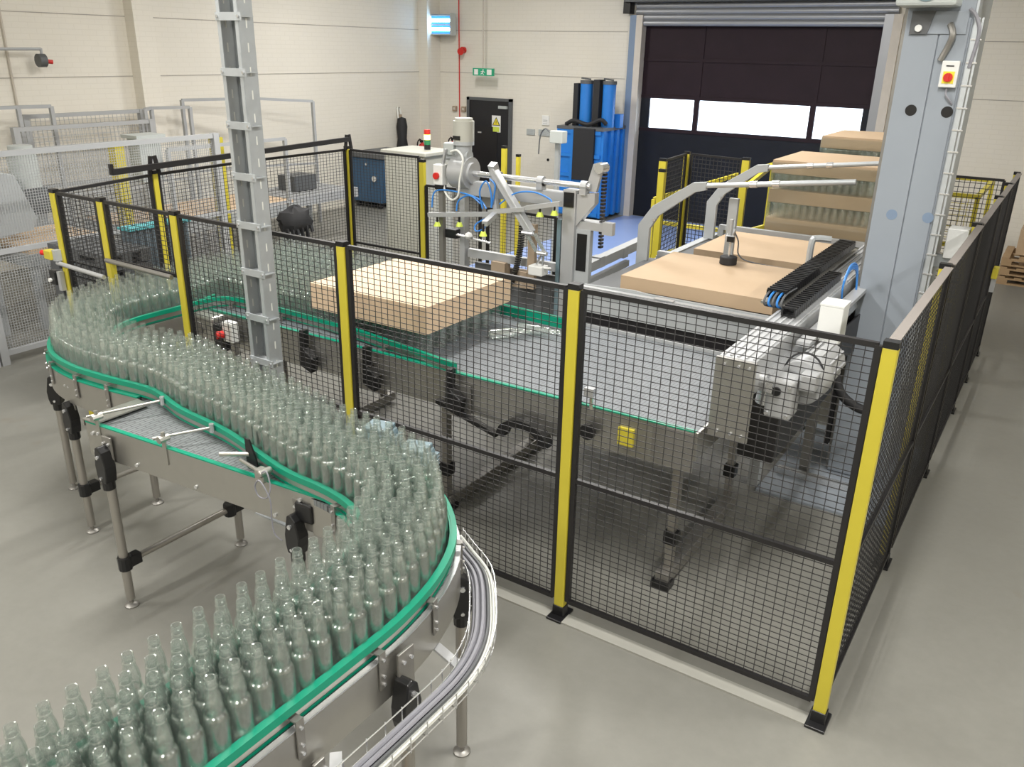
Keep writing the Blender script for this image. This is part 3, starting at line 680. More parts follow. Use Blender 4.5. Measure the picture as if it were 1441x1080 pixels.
# ------------------------------------------------------------------ accumulation table inside the fence
t = thing('accumulation_table', 'wide grey accumulation table carrying the bottles inside the fence', 'conveyor', (-3.2, 1.2, 0))
tp_ = [(-5.72,.66),(-5.15,.44),(-2.6,.475),(-.985,.52),(-.985,1.88),(-5.0,1.95),(-5.72,1.80)]
B().prism(tp_, 'z', ZB-.035, ZB-.005).obj('belt', 'belt_grey', t)
fs_ = [(-5.08,.44),(-3.6,.47),(-2.6,.475),(-.985,.52)]
sp_ = B().strip([Vector(p) for p in fs_], .90, ZB+.01, -.014, 0).obj('side_plate', 'steel', t)
B().strip([Vector(p) for p in fs_], ZB+.01, ZB+.018, -.018, .01).obj('wear_strip', 'green', t)
B().strip([Vector((-.985,1.88)), Vector((-5.0,1.95))], .90, ZB+.02, -.014, 0).obj('side_plate', 'alu', t)
B().strip([Vector((-.985,.52)), Vector((-.985,1.88))], .98, ZB+.004, -.012, 0).obj('end_plate', 'steel', t)
B().box((-1.24,.495,.92), (-.985,.508,ZB)).obj('corner_plate', 'steel_dark', t)
for x in (-3.42, -2.62): B().box((x-.11,.44,.86), (x+.11,.452,1.10)).obj('mounting_plate', 'steel_dark', t)
for x in (-3.95, -3.33, -2.60):
    B().prism([(x-.06,.94),(x+.05,.90),(x+.07,1.02),(x-.02,1.08),(x-.01,1.22),(x-.05,1.22)], 'y', .36, .43).obj('rail_holder', 'black_plastic', t, bevel=.008)
for x, y in ((-2.844,.62),(-1.133,.70),(-1.144,1.80),(-2.844,1.80),(-4.5,.62),(-4.5,1.80)):
    B().bar((x, y, .10), (x, y, .95), .05).obj('leg', 'steel_leg', t)
    B().cbox((x, y, .33), (.085, .085, .09)).obj('collar', 'black_plastic', t, bevel=.006)
for x in (-1.138, -2.844, -4.5):
    B().box((x-.045,.60,.03), (x+.045,1.92,.11)).obj('floor_beam', 'steel_dark', t, bevel=.006)
    B().box((x-.06,.58,0), (x+.06,.68,.05)).obj('beam_foot', 'black_plastic', t)
B().bar((-1.13,.62,.96), (-1.13,1.85,.98), .05).obj('cross_beam', 'steel_leg', t)
# drive at the left with a half-ring guard, and the curved chain guard below the plate
d_ = B().cbox((-5.02,.36,1.05), (.26,.14,.22)).obj('gearbox', 'steel', t, bevel=.02)
B().cyl((-5.06,.28,1.05), (-5.06,.30,1.05), .055, 16).obj('bearing_cap', 'steel_dark', d_)
B().cbox((-4.82,.34,1.02), (.14,.12,.20)).obj('drive_cover', 'black_plastic', t, bevel=.02)
arc = [(-2.06+.19*math.cos(a), .86+.14*math.sin(a)) for a in [PI*k/12 for k in range(13)]]+[(-2.06+.13*math.cos(a), .86+.09*math.sin(a)) for a in [PI*k/12 for k in range(12, -1, -1)]]
B().prism(arc, 'y', .36, .44).obj('chain_guard', 'black_plastic', t)
B().bar((-2.25,.38,.85), (-2.75,.40,.96), .04, .03).obj('guard_arm', 'black_plastic', t)
# sensor and yellow marker on the front plate
B().cyl((-1.63,.46,1.16), (-1.63,.46,1.26), .012, 8).cbox((-1.63,.44,1.28), (.06,.05,.05)).obj('sensor_stand', 'bright_steel', t)
B().cyl((-1.63,.42,1.02), (-1.63,.45,1.02), .05, 14).obj('hand_wheel', 'black_plastic', t)
B().cbox((-1.40,.49,1.03), (.10,.03,.11)).obj('yellow_guard', 'yellow', t)
t = thing('stop_button_box', 'white box with a red stop button on a stalk behind the cable ladder', 'switch', (-4.66,.28,.7))
B().cbox((-4.66,.28,1.10), (.11,.07,.16)).obj('box', 'white_plastic', t, bevel=.008)
B().cyl((-4.70,.24,1.08), (-4.72,.19,1.08), .03, 12).obj('button', 'red', t)
B().bar((-4.66,.30,.0), (-4.66,.30,1.02), .05, .04).obj('stalk', 'steel_dark', t)

# ------------------------------------------------------------------ cardboard trays and pallet loads
def tray(x0, x1, y0, y1, z0, z1, label, m_='cardboard', group=None):
    b = B().box((x0,y0,z1-.012),(x1,y1,z1)); th = .008
    b.box((x0,y0,z0),(x1,y0+th,z1-.012)); b.box((x0,y1-th,z0),(x1,y1,z1-.012)); b.box((x0,y0+th,z0),(x0+th,y1-th,z1-.012)); b.box((x1-th,y0+th,z0),(x1,y1-th,z1-.012))
    return solo(b, 'cardboard_tray', m_, label, 'tray', group)
tray(CX0, CX1, CY0, CY1, 1.315, 1.510, 'large pale cardboard tray covering a block of bottles behind the front fence', 'cardboard_pale')
tray(-2.37, -1.14, 2.30, 3.36, 1.385, 1.492, 'flat brown cardboard tray on the lift, under the black suction pad')
tray(-2.42, -1.24, 3.98, 5.05, 1.300, 1.405, 'flat brown cardboard tray on the lift, farther one without the pad')
b = B()
XA, XB, YA, YB = -2.215, -1.155, 5.50, 6.58
n_x = 13; n_y = 13
for i in range(n_x):
    for j in range(n_y):
        if i in (0, 1, n_x-1) or j in (0, 1, n_y-1):
            b.lathe(PROF_LO, (XA+.06+i*(XB-XA-.12)/(n_x-1), YA+.06+j*(YB-YA-.12)/(n_y-1), 0), 9)
LAY = b.mesh('bottle_layer', 'bottle_glass', (0,0,0), True)
words = ('topmost', 'second from the top', 'third from the top', 'fourth from the top', 'fifth from the top', 'sixth from the top', 'lowest')
def load(dx, dy, ztop, which):
    for k in range(7):
        z1 = ztop-k*.303
        tray(XA+dx, XB+dx, YA+dy, YB+dy, z1-.135, z1, 'brown cardboard tray, %s in the %s bottle pallet load' % (words[k], which), group='trays of the %s load' % which)
        o = bpy.data.objects.new('bottle_layer', LAY); COL.objects.link(o); o.location = (dx, dy, z1-.303-.014); o.scale = (1, 1, .9); o['kind'] = 'stuff'
        tag(o, 'layer of clear bottles under the %s tray of the %s pallet load' % (words[k], which), 'bottles')
    zb = ztop-6*.303-.303-.014
    b = B()
    for i in range(5): b.box((XA+dx, YA+dy+i*.245, zb-.022), (XB+dx, YA+dy+i*.245+.10, zb))
    for i in range(3): b.box((XA+dx+i*.48, YA+dy, zb-.11), (XA+dx+i*.48+.1, YB+dy, zb-.022))
    solo(b, 'pallet', 'pallet_wood', 'wooden pallet under the %s bottle load' % which, 'pallet')
    f = B(); e = .006; zl, zh = zb+.01, ztop-.02
    for (x0, y0, x1, y1) in ((XA-e,YA-e,XB+e,YA-e+.001),(XA-e,YB+e,XB+e,YB+e+.001),(XA-e,YA-e,XA-e+.001,YB+e),(XB+e,YA-e,XB+e+.001,YB+e)):
        f.box((x0+dx,y0+dy,zl),(x1+dx,y1+dy,zh))
    solo(f, 'stretch_film', 'film', 'clear stretch film wrapped round the %s bottle load' % which, 'film')
    return zb-.11
zlow = load(0, 0, 2.12, 'nearer')
zlow2 = load(.10, 1.50, 2.27, 'rear')
t = thing('pallet_roller_bed', 'grey roller bed carrying the two bottle pallet loads', 'conveyor', (-1.6, 6.8, 0))
B().box((-2.3,5.35,-.0),(-2.2,8.3,min(zlow, zlow2)-.002) if zlow > .02 else (-2.2,8.3,.02)).obj('side_rail', 'grey_paint', t)
B().box((-1.15,5.35,0),(-1.05,8.3,.02)).obj('side_rail', 'grey_paint', t)

# ------------------------------------------------------------------ lift frame, apron, arms
t = thing('tray_lift_frame', 'grey lift frame under the two flat cardboard trays', 'machine frame', (-1.9, 3.7, 0))
for x in (-2.70, -1.10):
    B().box((x-.04, 2.24, 1.20), (x+.04, 5.35, 1.30)).obj('side_rail', 'grey_paint', t, bevel=.004)
for y, z in ((3.60, 1.40), (5.22, 1.40)):
    B().bar((-2.62, y, z), (-1.10, y, z), .06, .05).obj('cross_rail', 'alu', t)
    for x in (-2.6, -1.12): B().box((x-.03, y-.03, 1.30), (x+.03, y+.03, z-.02)).obj('rail_support', 'grey_paint', t)
for z, y0, y1 in ((1.37, 2.28, 3.50), (1.285, 3.9, 5.1)):
    B().box((-2.66, y0, z-.03), (-1.12, y1, z)).obj('deck_plate', 'dark_grey', t)
B().prism([(-2.66,1.155),(-1.13,1.155),(-1.13,1.392),(-2.10,1.395),(-2.22,1.405),(-2.66,1.385)], 'y', 2.235, 2.25).obj('apron', 'grey_paint', t)
B().box((-2.66,2.18,1.372),(-1.13,2.25,1.380)).obj('apron_lip', 'alu', t)
B().box((-2.02,2.17,1.381),(-1.86,2.22,1.39)).obj('apron_clip', 'alu', t)
B().box((-2.66,2.25,.55),(-1.13,2.26,1.17)).obj('gap_shade_sheet', 'black_paint', t)  # black sheet stands in for the shade below the apron
for x in (-2.70, -1.10):
    for y in (2.30, 3.60, 5.28): B().box((x-.04, y-.04, 0), (x+.04, y+.04, 1.20)).obj('leg', 'grey_paint', t)
B().box((-2.62,1.99,.98),(-1.0,2.245,1.0)).obj('gap_shade_plate', 'black_paint', t)  # black plate added across the gap to paint in its shade
def curved_arm(dx, dy, lb):
    t = thing('hold_down_arm', lb, 'arm', (-2.68+dx, 3.4+dy, 1.30), 'curved hold-down arms')
    o2 = [(-2.745,1.30),(-2.635,1.30),(-2.635,1.66),(-2.56,1.785),(-2.235,2.03),(-2.14,2.055),(-2.14,2.125),(-2.26,2.11),(-2.62,1.87),(-2.745,1.69)]
    pl = B().prism([(u+dx, v) for u, v in o2], 'y', 3.375+dy, 3.425+dy).obj('arm_plate', 'grey_paint', t, bevel=.004)
    B().cyl((-2.59+dx,3.36+dy,1.75),(-2.59+dx,3.37+dy,1.75),.014,8).obj('bolt', 'bright_steel', pl)
    tb_ = B().cyl((-2.17+dx,3.4+dy,2.09),(-.93+dx,3.4+dy,2.24),.022,12).obj('tube', 'galv', t, smooth=True)
    for f in (.35, .50): 
        c = Vector((-2.17+dx,3.4+dy,2.09)).lerp(Vector((-.93+dx,3.4+dy,2.24)), f); B().cyl(c-Vector((.03,0,.0036)), c+Vector((.03,0,.0036)), .028, 12).obj('sleeve', 'bright_steel', tb_, smooth=True)
curved_arm(0, 0, 'bent grey arm with a long tube over the nearer flat tray')
curved_arm(.03, 1.62, 'bent grey arm with a long tube reaching over the wrapped load')
t = thing('suction_pad', 'black round suction pad on a bracket resting on the flat tray', 'suction pad', (-1.81, 3.2, 1.49))
B().cyl((-1.81,3.20,1.494),(-1.81,3.20,1.560),.072,20).obj('pad', 'rubber', t, smooth=True, bevel=.006)
B().cyl((-1.81,3.20,1.545),(-1.81,3.20,1.70),.010,10).obj('rod', 'bright_steel', t)
B().bar((-1.83,3.20,1.71),(-1.93,3.60,1.71),.05,.03).cbox((-1.81,3.19,1.71),(.055,.05,.05)).obj('bracket_arm', 'alu', t)
B().cbox((-1.80,3.17,1.71),(.06,.02,.045)).obj('clamp_block', 'black_plastic', t)
B().cyl((-1.84,3.26,1.72),(-1.84,3.26,1.86),.018,10).obj('cylinder', 'alu', t, smooth=True)
B().box((-1.99,3.58,1.42),(-1.91,3.62,1.98)).obj('post', 'grey_paint', t)
B().tube(smooth_path([(-1.92,3.57,1.72),(-1.86,3.56,1.62),(-1.84,3.56,1.50),(-1.70,3.56,1.45),(-1.2,3.55,1.44)],5),.006,6).obj('cable', 'dark_grey', t)

# ------------------------------------------------------------------ sweep beam with motor and energy chain
t = thing('sweep_beam', 'silver sweep beam with gear motor at the right end of the grey belt', 'machine', (-.85, 2.4, 0))
bm1 = B().box((-.945,.64,1.40),(-.735,4.35,1.60)).obj('beam', 'alu', t, bevel=.004)
for x in (-.925,-.885,-.845,-.80,-.755): B().box((x-.006,.66,1.60),(x+.006,4.3,1.608)).obj('groove_rib', 'frame_grey', bm1)
ep = B().box((-.955,.615,1.12),(-.725,.635,1.598)).obj('end_plate', 'steel', t, bevel=.003)
b = B()
for x in (-.90,-.82,-.76):
    for z in (1.16,1.565): b.cyl((x,.615,z),(x,.603,z),.009,8)
b.obj('bolt', 'bright_steel', ep)
B().box((-.735,.75,1.40),(-.66,4.3,1.47)).obj('side_rail', 'bright_steel', t)
B().box((-.70,1.3,1.52),(-.62,4.3,1.55)).obj('cable_duct', 'alu', t)
B().bar((-.84,3.9,.0),(-.84,3.9,1.4),.07).obj('stand', 'grey_paint', t)
B().bar((-.82,2.70,.02),(-.82,2.70,.80),.07).obj('stand', 'steel_dark', t)
B().box((-.93,1.15,.78),(-.70,2.75,1.38)).obj('under_beam_dark', 'black_paint', t, bevel=.01)  # black box added to darken the zone under the beam
g = B().cbox((-.625,.86,1.36),(.15,.17,.24)).obj('gearbox', 'alu', t, bevel=.018)
B().cyl((-.64,.76,1.41),(-.64,.774,1.41),.026,14).obj('shaft_hole', 'black_plastic', g)
b = B()
for dx_ in (-.055,.055):
    for dz_ in (-.09,.09): b.cyl((-.625+dx_,.775,1.36+dz_),(-.625+dx_,.762,1.36+dz_),.012,8)
b.obj('bolt', 'bright_steel', g)
B().cyl((-.70,.84,1.46),(-.72,.84,1.30),.05,14).cyl((-.735,.78,1.46),(-.70,.78,1.46),.045,14).obj('coupling', 'bright_steel', t, smooth=True)
mo = B().cyl((-.56,.95,1.42),(-.54,1.10,1.43),.13,20).cyl((-.54,1.10,1.43),(-.53,1.42,1.44),.105,20).obj('motor', 'alu', t, smooth=True)
for k in range(10):
    a = 2*PI*k/10; B().bar((-.54+.108*math.cos(a),1.14,1.43+.108*math.sin(a)),(-.53+.108*math.cos(a),1.40,1.44+.108*math.sin(a)),.012,.02).obj('cooling_fin', 'alu', mo)
B().tube([(-.56+.115*math.cos(a),1.0,1.44+.15*math.sin(a)) for a in [PI*k/10 for k in range(11)]],.006,6).obj('cable_loop', 'rubber', t)
B().cbox((-.50,.92,1.46),(.09,.14,.10)).obj('terminal_box', 'alu', t, bevel=.01)
B().prism([(1.45,1.25),(2.9,1.05),(2.9,1.35),(1.45,1.42)],'x',-.64,-.63).obj('drip_guard', 'black_paint', t)
def chain(x, y0, y1, z, w_, nm, zs=0.0):
    b = B(); n = int((y1-y0)/.052)
    for i in range(n):
        y = y0+i*.052; zz = z+zs*i/n
        b.box((x-w_/2,y,zz),(x-w_/2+.012,y+.046,zz+.05)); b.box((x+w_/2-.012,y,zz),(x+w_/2,y+.046,zz+.05)); b.box((x-w_/2,y+.012,zz+.046),(x+w_/2,y+.032,zz+.058)); b.box((x-w_/2,y+.012,zz-.004),(x+w_/2,y+.032,zz+.004))
    o = b.obj(nm, 'black_plastic', t); o['kind'] = 'stuff'; return o
chain(-.98, 1.75, 3.75, 1.665, .13, 'energy_chain')
chain(-.835, 1.55, 2.75, 1.615, .09, 'energy_chain')
B().box((-1.06,1.7,1.63),(-.90,3.8,1.645)).obj('chain_tray', 'steel', t)
for k in range(5):
    x = -1.03+k*.028
    B().tube(smooth_path([(x,2.0,1.69),(x,1.78,1.70),(x-.005,1.70,1.67),(x,1.69,1.63),(x+.02,1.74,1.612)],4),.008,6).obj('air_hose', 'blue_hose' if k % 2 else 'dark_grey', t)
for k in range(4):
    B().tube(smooth_path([(-.70,2.42,1.56),(-.70,2.40,1.66+.01*k),(-.70,2.55,1.74+.012*k),(-.69,2.72,1.70+.012*k),(-.68,2.78,1.56),(-.67,2.74,1.42)],4),.007,6).obj('air_hose', 'blue_hose', t)
B().tube(smooth_path([(-1.10,3.0,1.50),(-1.10,3.0,1.80),(-1.07,3.02,1.84),(-.97,3.05,1.84)],4),.025,8).obj('bent_tube', 'galv', t)
B().box((-1.17,2.86,1.50),(-1.11,2.96,1.60)).obj('white_block', 'white_plastic', t)
t = thing('junction_box', 'plain white junction box beside the sweep beam', 'box', (-.57, 1.6, 1.48))
B().cbox((-.575,1.62,1.61),(.14,.17,.24)).obj('box', 'white_plastic', t, bevel=.006)
B().cbox((-.575,1.62,1.736),(.144,.174,.012)).obj('lid', 'white_plastic', t)
B().cbox((-.635,1.62,1.56),(.02,.12,.03)).obj('bracket', 'steel', t)

# ------------------------------------------------------------------ grey mast
t = thing('lift_mast', 'tall blue-grey steel mast with round holes at the right', 'mast', (-.47, 3.05, 0))
MZ = 3.95
bd = B().box((-.675,2.86,.02),(-.275,3.60,MZ)).obj('body', 'mast_paint', t, bevel=.004)
B().box((-.672,2.845,.03),(-.462,2.86,3.40)).obj('front_panel', 'mast_paint', t, bevel=.003)
B().box((-.455,2.845,.03),(-.285,2.86,3.40)).obj('front_panel', 'mast_paint', t, bevel=.003)
B().box((-.700,2.90,.02),(-.675,3.56,MZ)).obj('guide_rail', 'steel_dark', t)
B().box((-.735,2.84,.25),(-.70,2.90,1.45)).obj('cable_channel', 'rubber', t)
for x, z, m_ in ((-.544,2.82,'black_plastic'),(-.319,2.82,'black_plastic'),(-.542,2.11,'jamb_blue'),(-.305,2.115,'jamb_blue')):
    B().cyl((x,2.8455,z),(x,2.8435,z),.037,20).obj('hole', m_, t)
B().box((-.64,2.835,3.30),(-.30,2.85,3.44)).obj('head_plate', 'mast_paint', t, bevel=.003)
B().cyl((-.585,2.80,3.335),(-.585,2.82,3.335),.022,14).obj('bolt', 'white_plastic', t)
B().prism([(-.64,3.30),(-.53,3.30),(-.50,3.44),(-.64,3.44)],'y',2.82,2.836).obj('dark_bracket', 'dark_grey', t)
hd = B().box((-.72,2.62,3.46),(-.36,3.20,3.80)).obj('head_box', 'motor_grey', t, bevel=.02)
B().cyl((-.54,2.612,3.56),(-.54,2.62,3.56),.075,20).obj('round_cover', 'motor_blue', hd)
for x in (-.66,-.42): B().box((x-.03,2.614,3.50),(x+.03,2.62,3.56)).obj('vent', 'dark_grey', hd)
B().box((-.40,3.0,3.58),(2.6,3.12,3.70)).obj('top_beam', 'mast_paint', t)
B().tube(smooth_path([(-.30,2.82,3.45),(-.25,2.80,3.40),(-.22,2.80,3.30),(-.24,2.82,3.1)],4),.012,8).obj('cable', 'cable_grey', t)
B().tube(smooth_path([(-.40,2.83,3.36),(-.37,2.80,3.30),(-.39,2.82,3.22),(-.42,2.83,3.14)],4),.02,8).obj('flex_conduit', 'steel_dark', t, smooth=True)
cb_ = B().bar((-.245,2.83,.9),(-.245,2.83,3.40),.03,.02).bar((-.215,2.83,.9),(-.215,2.83,3.40),.012).obj('conduit', 'galv', t)
for k in range(14): B().cbox((-.232,2.818,1.45+k*.14),(.065,.012,.009)).obj('conduit_clip', 'bright_steel', cb_)
B().box((-.275,2.90,.05),(-.262,3.62,3.9)).obj('side_flange', 'galv', t)
B().box((-1.05,2.20,0),(-.08,3.75,.02)).obj('floor_plate', 'mast_paint', t)  # plate added; its blue-grey stands in for reflection on the floor
B().box((-1.0,2.56,.02),(-.12,2.62,.07)).obj('base_bar', 'bright_steel', t)
B().tube(smooth_path([(-.69,2.55,1.52),(-.69,2.5,1.40),(-.66,2.42,1.05),(-.60,2.40,.88),(-.50,2.40,.80),(-.40,2.42,.77),(-.30,2.46,.78)],5),.035,10).obj('corrugated_hose', 'rubber', t, smooth=True)
t = thing('isolator_switch', 'white isolator with a red rotary knob on the mast', 'switch', (-.345, 2.82, 2.98))
B().box((-.400,2.80,2.975),(-.295,2.845,3.14)).obj('box', 'white_plastic', t, bevel=.005)
B().box((-.382,2.796,3.0),(-.313,2.80,3.075)).obj('yellow_plate', 'sign_yellow', t)
B().cyl((-.348,2.796,3.038),(-.348,2.78,3.038),.028,16).cbox((-.348,2.778,3.038),(.012,.012,.05)).obj('knob', 'red', t)
B().box((-.372,2.797,3.105),(-.325,2.80,3.112)).obj('printed_line', 'text_black', t)
B().tube(smooth_path([(-.345,2.83,2.975),(-.345,2.82,2.93),(-.32,2.82,2.90),(-.30,2.84,2.87)],4),.007,6).obj('cable', 'cable_grey', t)
t = thing('junction_box', 'pale junction box low on the right side of the mast', 'box', (-.13, 3.1, 1.75))
B().box((-.20,3.20,1.78),(-.06,3.36,2.0)).obj('box', 'white_plastic', t, bevel=.006)
B().box((-.262,3.24,1.70),(-.10,3.30,1.79)).obj('bracket', 'galv', t)

# ------------------------------------------------------------------ tray lifter (motor, shaft and swing arm)
t = thing('tray_lifter', 'aluminium tray lifter frame with motor, long shaft and swing arm', 'machine', (-3.85, 3.0, 0))
B().box((-4.47,2.96,0),(-4.41,3.04,1.86)).obj('column', 'alu', t, bevel=.004)
rc = B().box((-3.30,2.94,0),(-3.17,3.06,2.0)).obj('column', 'alu', t, bevel=.004)
B().box((-3.36,2.96,0),(-3.32,3.02,1.72)).obj('column_profile', 'motor_blue', t)
B().cbox((-3.235,2.935,1.915),(.10,.012,.13)).obj('end_cap', 'black_plastic', rc)
B().box((-4.50,2.95,1.84),(-3.17,3.05,1.97)).obj('top_beam', 'alu', t, bevel=.004)
B().cyl((-4.35,2.97,2.045),(-3.04,2.97,2.045),.027,14).obj('shaft', 'bright_steel', t, smooth=True)
for x in (-4.02,-3.55,-3.10): B().box((x-.03,2.93,1.97),(x+.03,3.01,2.03)).cyl((x-.03,2.97,2.045),(x+.03,2.97,2.045),.045,14).obj('bearing', 'alu', t)
B().prism([(-3.10,2.0),(-2.99,2.0),(-2.94,2.22),(-2.97,2.26),(-3.03,2.24)],'y',2.98,3.02).obj('pulley_bracket', 'alu', t)
B().cyl((-2.955,2.94,2.21),(-2.955,3.06,2.21),.045,16).obj('pulley', 'bright_steel', t, smooth=True)
b = B()
for k in range(22): b.cbox((-2.955,3.06,2.18-k*.032),(.03,.05,.020))
ch = b.obj('counterweight_chain', 'black_plastic', t)
B().prism([(-3.17,1.97),(-2.99,1.99),(-2.99,1.90),(-3.17,1.68)],'y',2.96,3.04).obj('gusset', 'alu', t)
B().box((-3.17,2.98,1.66),(-2.90,3.12,1.73)).box((-2.90,2.96,1.64),(-2.80,3.02,1.75)).obj('side_arm', 'alu', t)
B().box((-3.17,2.97,1.00),(-3.02,3.03,1.66)).obj('side_plate', 'grey_paint', t)
B().box((-3.15,2.965,1.28),(-3.05,3.035,1.62)).obj('dark_slot', 'black_plastic', t)
B().bar((-3.12,3.06,1.28),(-3.12,4.30,1.32),.09,.09).obj('rear_beam', 'alu', t)
for y in (3.35,3.85): B().cbox((-3.12,y,1.295),(.10,.10,.10)).obj('beam_clamp', 'frame_grey', t)
B().bar((-3.10,3.06,1.14),(-3.10,3.95,1.17),.05,.06).obj('lower_beam', 'alu', t)
gb = B().cyl((-4.52,2.97,2.045),(-4.33,2.97,2.045),.15,20).cyl((-4.33,2.97,2.045),(-4.30,2.97,2.045),.10,20).obj('gearbox', 'alu', t, smooth=True)
B().cyl((-4.62,2.97,2.20),(-4.35,2.97,2.20),.055,14).obj('torque_tube', 'galv', t, smooth=True)
B().cyl((-4.43,2.98,2.17),(-4.43,2.98,2.34),.08,16).cyl((-4.43,2.98,2.30),(-4.43,2.98,2.335),.10,18).obj('motor_flange', 'grey_paint', t, smooth=True)
mt = B().cyl((-4.43,2.98,2.335),(-4.43,2.98,2.52),.100,20).cyl((-4.43,2.98,2.52),(-4.43,2.98,2.545),.085,20).obj('motor', 'cabinet', t, smooth=True)
B().cbox((-4.44,2.878,2.37),(.08,.01,.035)).obj('name_plate', 'text_black', mt)
B().cbox((-4.55,2.95,2.26),(.12,.12,.11)).obj('terminal_box', 'motor_grey', t, bevel=.01)
B().tube(smooth_path([(-4.50,2.87,2.24),(-4.40,2.84,2.26),(-4.33,2.83,2.18),(-4.36,2.82,2.0),(-4.38,2.82,1.85),(-4.46,2.82,1.80),(-4.55,2.84,1.86),(-4.58,2.86,1.93)],5),.010,6).obj('cable', 'cable_white', t, smooth=True)
t2 = thing('isolator_switch', 'white isolator with a red knob left of the tray lifter gearbox', 'switch', (-4.62, 2.85, 1.93))
B().cbox((-4.62,2.86,2.02),(.11,.09,.19)).obj('box', 'white_plastic', t2, bevel=.006)
B().cyl((-4.63,2.815,2.01),(-4.63,2.79,2.01),.032,14).obj('knob', 'red', t2)
B().bar((-4.60,2.87,2.1),(-4.56,2.87,2.26),.03,.02).obj('bracket', 'alu', t2)
B().cbox((-4.62,2.86,1.90),(.10,.06,.04)).obj('glands', 'black_plastic', t2)
B().bar((-4.62,2.88,0),(-4.62,2.88,1.9),.05).obj('stalk', 'steel_dark', t2)
# swing arm
sw = B().bar((-4.01,2.86,2.13),(-3.545,2.82,1.60),.075,.055).obj('swing_arm', 'alu', t, bevel=.006)
B().bar((-4.01,2.825,2.10),(-3.56,2.79,1.585),.012,.03).obj('arm_slot', 'frame_grey', sw)
B().bar((-4.0,2.93,2.0),(-4.0,2.84,2.17),.07).obj('arm_clamp', 'alu', t)
B().bar((-3.58,2.90,1.05),(-3.58,2.90,1.66),.075,.05).obj('drop_post', 'tan', t)
for s in (-.04,.05): B().bar((-3.54+s,2.79,1.60),(-3.43+s,2.79,1.44),.016,.03).obj('link', 'bright_steel', t)
B().cyl((-3.44,2.76,1.44),(-3.34,2.76,1.44),.02,10).cyl((-3.62,2.78,1.60),(-3.50,2.78,1.60),.022,10).obj('pivot', 'bright_steel', t)
B().cyl((-3.41,2.79,1.43),(-3.46,2.79,1.32),.012,8).cyl((-3.39,2.79,1.43),(-3.40,2.79,1.32),.012,8).obj('link_rod', 'bright_steel', t)
B().cbox((-3.45,2.80,1.27),(.15,.12,.09)).bar((-3.38,2.78,1.30),(-3.30,2.78,1.31),.02).obj('valve_block', 'white_plastic', t, bevel=.01)
# suction cross
B().bar((-4.72,2.80,1.63),(-3.98,2.80,1.72),.05,.04).obj('suction_bar', 'alu', t)
B().bar((-3.60,2.80,1.82),(-3.24,2.80,1.90),.05,.04).obj('suction_bar', 'alu', t)
B().bar((-4.0,2.80,1.74),(-3.60,2.80,1.81),.06,.04).obj('hub_bar', 'alu', t)
B().bar((-3.93,2.82,1.74),(-3.88,2.55,1.68),.055,.045).obj('suction_bar', 'alu', t)
B().bar((-3.95,2.84,1.74),(-4.0,2.84,2.05),.045,.04).obj('hub_post', 'alu', t)
for x, y, z in ((-4.62,2.80,1.57),(-4.35,2.80,1.60),(-3.86,2.50,1.62),(-3.30,2.80,1.83),(-3.45,2.80,1.80)):
    B().cyl((x,y,z-.04),(x,y,z),.036,12,.02).obj('suction_cup', 'sign_lime', t, smooth=True)
    B().cyl((x,y,z),(x,y,z+.07),.010,8).obj('cup_stem', 'black_plastic', t)
for pts_ in ([(-4.70,2.82,1.7),(-4.66,2.83,1.86),(-4.4,2.83,1.88),(-4.15,2.83,1.84),(-4.05,2.82,1.76)],[(-4.08,2.80,1.76),(-4.10,2.78,1.92),(-4.03,2.78,2.02),(-3.98,2.79,1.92),(-3.98,2.80,1.78)],[(-3.95,2.80,1.72),(-4.12,2.76,1.62),(-4.10,2.72,1.56),(-3.98,2.68,1.60),(-3.90,2.62,1.68)],[(-3.90,2.82,1.82),(-3.75,2.85,1.93),(-3.55,2.85,1.96),(-3.38,2.84,1.92),(-3.34,2.82,1.88)],[(-3.98,2.81,1.80),(-3.94,2.80,1.98),(-4.0,2.80,2.04)],[(-4.40,2.82,1.70),(-4.38,2.83,1.80),(-4.25,2.83,1.86),(-4.12,2.82,1.80)]):
    B().tube(smooth_path(pts_,5),.008,6).obj('air_hose', 'blue_hose', t, smooth=True)
b = B()
for k in range(26):
    f = k/25; b.cbox((-3.72-.10*f*f, 2.93, 1.62-.56*f),(.035,.06,.014))
b.obj('hanging_chain', 'black_plastic', t)
B().box((-4.40,3.0,1.22),(-3.32,3.05,1.30)).obj('lower_beam', 'alu', t)
B().box((-4.38,3.1,.5),(-3.35,3.14,1.15)).obj('back_plate', 'dark_grey', t)
B().cbox((-4.53,2.93,1.45),(.14,.08,.09)).obj('black_clamp', 'black_plastic', t, bevel=.01)
B().cyl((-4.46,2.90,1.45),(-4.05,2.90,1.42),.012,8).obj('rod', 'bright_steel', t)
B().lathe([(0,-.04),(.03,-.025),(.042,0),(.03,.025),(0,.04)],(-4.30,2.88,1.46),12).obj('ball_knob', 'white_plastic', t, smooth=True)
for x, y, z in ((-4.0,3.0,1.15),(-3.75,3.0,1.10)): B().cbox((x,y,z),(.16,.10,.16)).obj('wood_block', 'tan', t)

